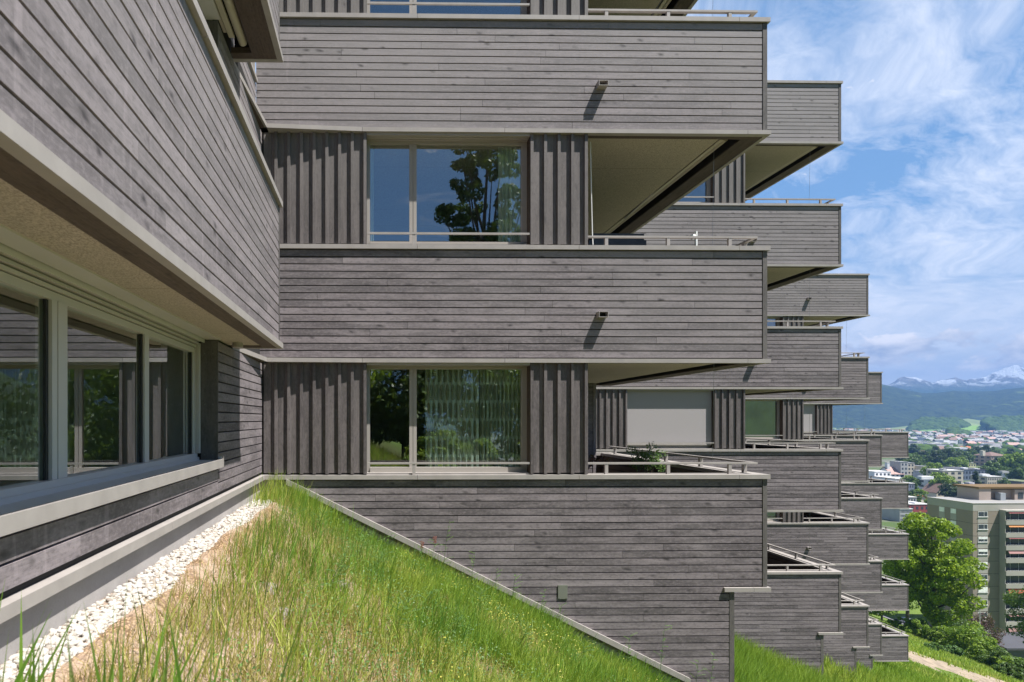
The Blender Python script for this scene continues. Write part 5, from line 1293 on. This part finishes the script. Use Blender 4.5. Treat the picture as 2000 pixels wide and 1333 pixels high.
# far trees between them, one mass
def blob_trees(name, XYZ, S, seed, mats, label, kind='stuff'):
    V, F = ico(2); r = np.random.RandomState(seed); n = len(XYZ)
    d_ = 1+.30*r.rand(n, len(V)); P = V[None]*d_[..., None]*np.stack([S, S, S*r.uniform(.8, 1.2, n)], -1)[:, None]+np.asarray(XYZ)[:, None]
    F2 = (F[None]+(np.arange(n)*len(V))[:, None, None]).reshape(-1, 3)
    o = np_mesh(name, P.reshape(-1, 3), F2, mats, rnd=np.repeat(r.rand(n, 3), len(V), 0)); return tag(o, label, 'trees', kind=kind)
def forest_mat(name, c0, c1):
    m, g = mat(name); at_ = g.n('ShaderNodeAttribute', attribute_name='rnd'); r1, r2, r3 = g.sep(at_.outputs['Vector'])
    pos = g.n('ShaderNodeNewGeometry').outputs['Position']
    c = g.mix(g.math('ADD', g.math('MULTIPLY', r1, .6), g.math('MULTIPLY', g.noise(pos, .12, 4, .7), .4)), c0, c1); finish(g, c, .95, None, spec=.1); return m
M['forest'] = forest_mat('far mixed foliage', (.018, .040, .012), (.075, .125, .028))
r = np.random.RandomState(55); n = 2600; Yt_ = 820+2050*r.rand(n)**.85; at_ = 1590+500*r.rand(n); xx = PX(at_, Yt_)
keep = (fbm(xx, Yt_, 200, 27, 3) > .50) | (r.rand(n) < .22); xx, Yt_ = xx[keep], Yt_[keep]; S = r.uniform(4, 8, len(xx))
blob_trees('far_trees', np.stack([xx, Yt_, ground_z(xx, Yt_)+S*.6], -1), S, 56, M['forest'], 'trees scattered through the far town')

# hills and mountains: height fields over azimuth and distance
def ridge(name, pts, Y0, Y1, Yr, zbase, m_, rough, seed, nx=420, ny=60, tail=1.0, detail=1.0, back=.6):
    P = np.array(pts, float); tp = np.array([PX(q_, 1.0) for q_ in P[:, 0]]); ta = np.linspace(tp[0], tp[-1], nx); hs = np.interp(ta, tp, -(P[:, 1]-820)/1333*1.0148)
    v = []; ys_ = np.linspace(Y0, Y1, ny)
    A, Yg = np.meshgrid(ta, ys_, indexing='ij'); hs = hs[:, None]*Yr
    t = np.where(Yg < Yr, (Yg-Y0)/(Yr-Y0), 1-back*(Yg-Yr)/(Y1-Yr)); t = np.clip(t, 0, 1); prof = t**tail
    X = A*Yg; nz = (fbm(X, Yg, rough*4, seed, 5)-.5)*2; rg = 1-np.abs(2*fbm(X, Yg, rough*1.6, seed+9, 5)-1)*1.6
    Z = zbase+(hs-zbase)*prof*(1-.0*t)+(hs-zbase)*detail*(.30*nz*t*(1-t)*2.2+.22*(rg-.5)*t*(1-t)*2.5)
    V = np.stack([X, Yg, Z], -1).reshape(-1, 3); i, j = np.meshgrid(np.arange(nx-1), np.arange(ny-1), indexing='ij'); a = (i*ny+j).ravel()
    o = np_mesh(name, V, np.stack([a, a+ny, a+ny+1, a+1], -1), m_, smooth=True, k=4)
    return tag(o, kind='structure'), (X, Yg, Z)
def hill_mat():
    m, g = mat('wooded mountain side')
    pos = g.n('ShaderNodeNewGeometry').outputs['Position']
    n1 = g.noise(pos, .030, 6, .75); n2 = g.noise(pos, .0045, 5, .6, .6)
    c = g.mix(g.mapr(n1, .35, .68), (.008, .018, .012), (.058, .085, .034))
    c = g.mix(g.math('MULTIPLY', g.mapr(n2, .60, .68), .75), c, (.16, .22, .06))
    finish(g, c, .95, n1, 1.0, 22.0, .05); return m
def alp_mat():
    m, g = mat('rock and snow')
    ge = g.n('ShaderNodeNewGeometry'); pos = ge.outputs['Position']; x, y, z = g.sep(pos); nz = g.sep(ge.outputs['Normal'])[2]
    n1 = g.noise(pos, .0050, 7, .7); n2 = g.noise(pos, .017, 6, .7)
    c = g.mix(g.mapr(n2, .35, .65), (.10, .10, .10), (.26, .25, .24)); low = g.mapr(z, 265, 390)
    c = g.mix(low, (.04, .07, .03), c)
    sn = g.math('ADD', g.mapr(z, 300, 500, -.06, .38), g.math('MULTIPLY', g.math('SUBTRACT', n1, .5), 2.4))
    c = g.mix(g.math('MULTIPLY', g.mapr(sn, .05, .16), g.mapr(z, 300, 360)), c, (.60, .64, .70))
    finish(g, c, .9, n2, 1.0, 60, .05); return m
M['hill'] = hill_mat(); M['alp'] = alp_mat()
fr_pts = [(900, 735), (1200, 742), (1450, 745), (1600, 749), (1722, 751), (1745, 756), (1765, 761), (1800, 768), (1830, 768), (1860, 764), (1900, 765), (1940, 764), (1970, 760), (2000, 757), (2060, 752), (2300, 742), (2700, 736)]
ridge('wooded_mountain', fr_pts, 2950, 5600, 4200, -50, M['hill'], 260, 31, nx=700, ny=90, tail=.85)
al_pts = [(1200, 748), (1500, 750), (1640, 752), (1735, 752), (1748, 745), (1756, 738), (1765, 735.5), (1776, 737), (1788, 737), (1797, 740), (1812, 745), (1822, 748), (1832, 743), (1845, 742), (1858, 739), (1866, 737), (1876, 741), (1888, 743), (1895, 740), (1910, 739), (1925, 736), (1938, 728), (1950, 724), (1960, 719), (1972, 716), (1980, 712.5), (1988, 713), (1994, 717), (2003, 720), (2030, 714), (2070, 722), (2150, 730), (2400, 738)]
ridge('alpine_range', al_pts, 5700, 8400, 6500, -50, M['alp'], 340, 41, nx=900, ny=110, tail=.9, detail=1.0, back=.3)
# green foothills and woods before the mountain
ridge('green_foothill', [(1560, 835), (1700, 838), (1745, 836), (1800, 829), (1850, 822), (1890, 818), (1915, 822), (1935, 824), (1970, 828), (2100, 829)], 2600, 3400, 2950, -50, simple('pale meadow hill', (.15, .20, .065), .95, .006, .35), 200, 51, nx=200, ny=30, detail=.2, back=0)
def wood(name, poly, Y0, seed, n, label, depth=160, S=(7, 12)):
    r = np.random.RandomState(seed); P = np.array(poly, float); out = []
    while len(out) < n:
        a = r.uniform(P[:, 0].min(), P[:, 0].max()); top = np.interp(a, P[:, 0], P[:, 1]); bot = np.interp(a, P[:, 0], P[:, 2]); u = r.rand()
        Y = Y0+depth*u; py = bot+(top-bot)*u
        if bot-top < 1: continue
        out.append((PX(a, Y), Y, PZ(py, Y)))
    S_ = r.uniform(*S, n); o = blob_trees(name, np.array(out)-np.array([0, 0, 4.0]), S_, seed, M['forest'], label); return o
wood('wooded_hill', [(1776, 838, 842), (1785, 825, 841), (1800, 819, 841), (1815, 818, 839), (1835, 818.5, 838), (1850, 820, 837), (1866, 818, 837), (1880, 823, 836), (1889, 830, 836)], 2450, 71, 900, 'wooded hill above the far town, left of the bright meadow')
wood('wooded_hill', [(1922, 822, 826), (1935, 818, 836), (1955, 816, 845), (1980, 816, 850), (2005, 815, 853), (2090, 812, 854)], 2350, 72, 1300, 'wooded slope at the right edge above the far town')
wood('wooded_hill', [(1853, 836, 858), (1868, 838, 864), (1885, 842, 866), (1900, 850, 866), (1912, 858, 864)], 1800, 73, 380, 'dark tongue of wood reaching down into the far town', 120, (5, 9))
ridge('bright_meadow', [(1840, 846), (1865, 838), (1885, 833), (1905, 832), (1925, 833), (1940, 842)], 2250, 2600, 2480, -50, simple('bright green meadow', (.14, .26, .035), .95, .01, .15), 100, 53, nx=60, ny=20, detail=.05, back=0)
ridge('meadow_slope', [(1778, 848), (1800, 841), (1830, 840), (1860, 841)], 2150, 2440, 2330, -50, simple('green pasture', (.10, .19, .035), .95, .01, .2), 100, 54, nx=60, ny=16, detail=.05, back=0)
# green hillside across the valley behind the viewer (mirrored in the panes)
gx, gy = np.linspace(60, 900, 60), np.linspace(-900, -160, 60)
tag(grid_mesh('green_hillside', gx, gy, lambda a, b: -52+np.exp(-(((a-420)/230)**2+((b+480)/170)**2))*(120+14*fbm(a, b, 60, 5, 4)), simple('green hillside meadow', (.05, .09, .02), .95, .02, .7)), kind='structure')
# hills all round the rest of the horizon
rb = np.random.RandomState(3); na, nr = 260, 26; th = np.linspace(R(-62), R(-62-238), na)  # clockwise azimuth from +y, behind the viewer
th = np.linspace(R(62), R(318), na); rr_ = np.linspace(2600, 5200, nr); A, Rr = np.meshgrid(th, rr_, indexing='ij')
X = np.sin(A)*Rr; Y = np.cos(A)*Rr; t = np.clip((Rr-2600)/1700, 0, 1); t = np.where(Rr > 4300, 1-.5*(Rr-4300)/900, t)
Z = -55+t*(520+330*(fbm(A*900, A*0+3, 240, 5, 4)-.5)*2)+60*(fbm(X, Y, 500, 6, 4)-.5)*t
V = np.stack([X, Y, Z], -1).reshape(-1, 3); i, j = np.meshgrid(np.arange(na-1), np.arange(nr-1), indexing='ij'); a = (i*nr+j).ravel()
tag(np_mesh('distant_hills', V, np.stack([a, a+nr, a+nr+1, a+1], -1), M['hill'], smooth=True, k=4), kind='structure')

# haze
m = MB(); m.box(-5400, 10500, -5400, 8600, -56, 600); hz = m.build('haze', [], None, loc=(0, 0, -50))
mm = bpy.data.materials.new('valley haze'); mm.use_nodes = True; g = NT(mm.node_tree)
pv = g.n('ShaderNodeVolumePrincipled'); pv.inputs['Color'].default_value = (.18, .335, .68, 1); pv.inputs['Density'].default_value = 1.3e-4; pv.inputs['Anisotropy'].default_value = .1
o_ = g.n('ShaderNodeOutputMaterial'); g.l(pv.outputs[0], o_.inputs['Volume']); hz.data.materials.append(mm); tag(hz, kind='stuff', label='pale blue valley haze')
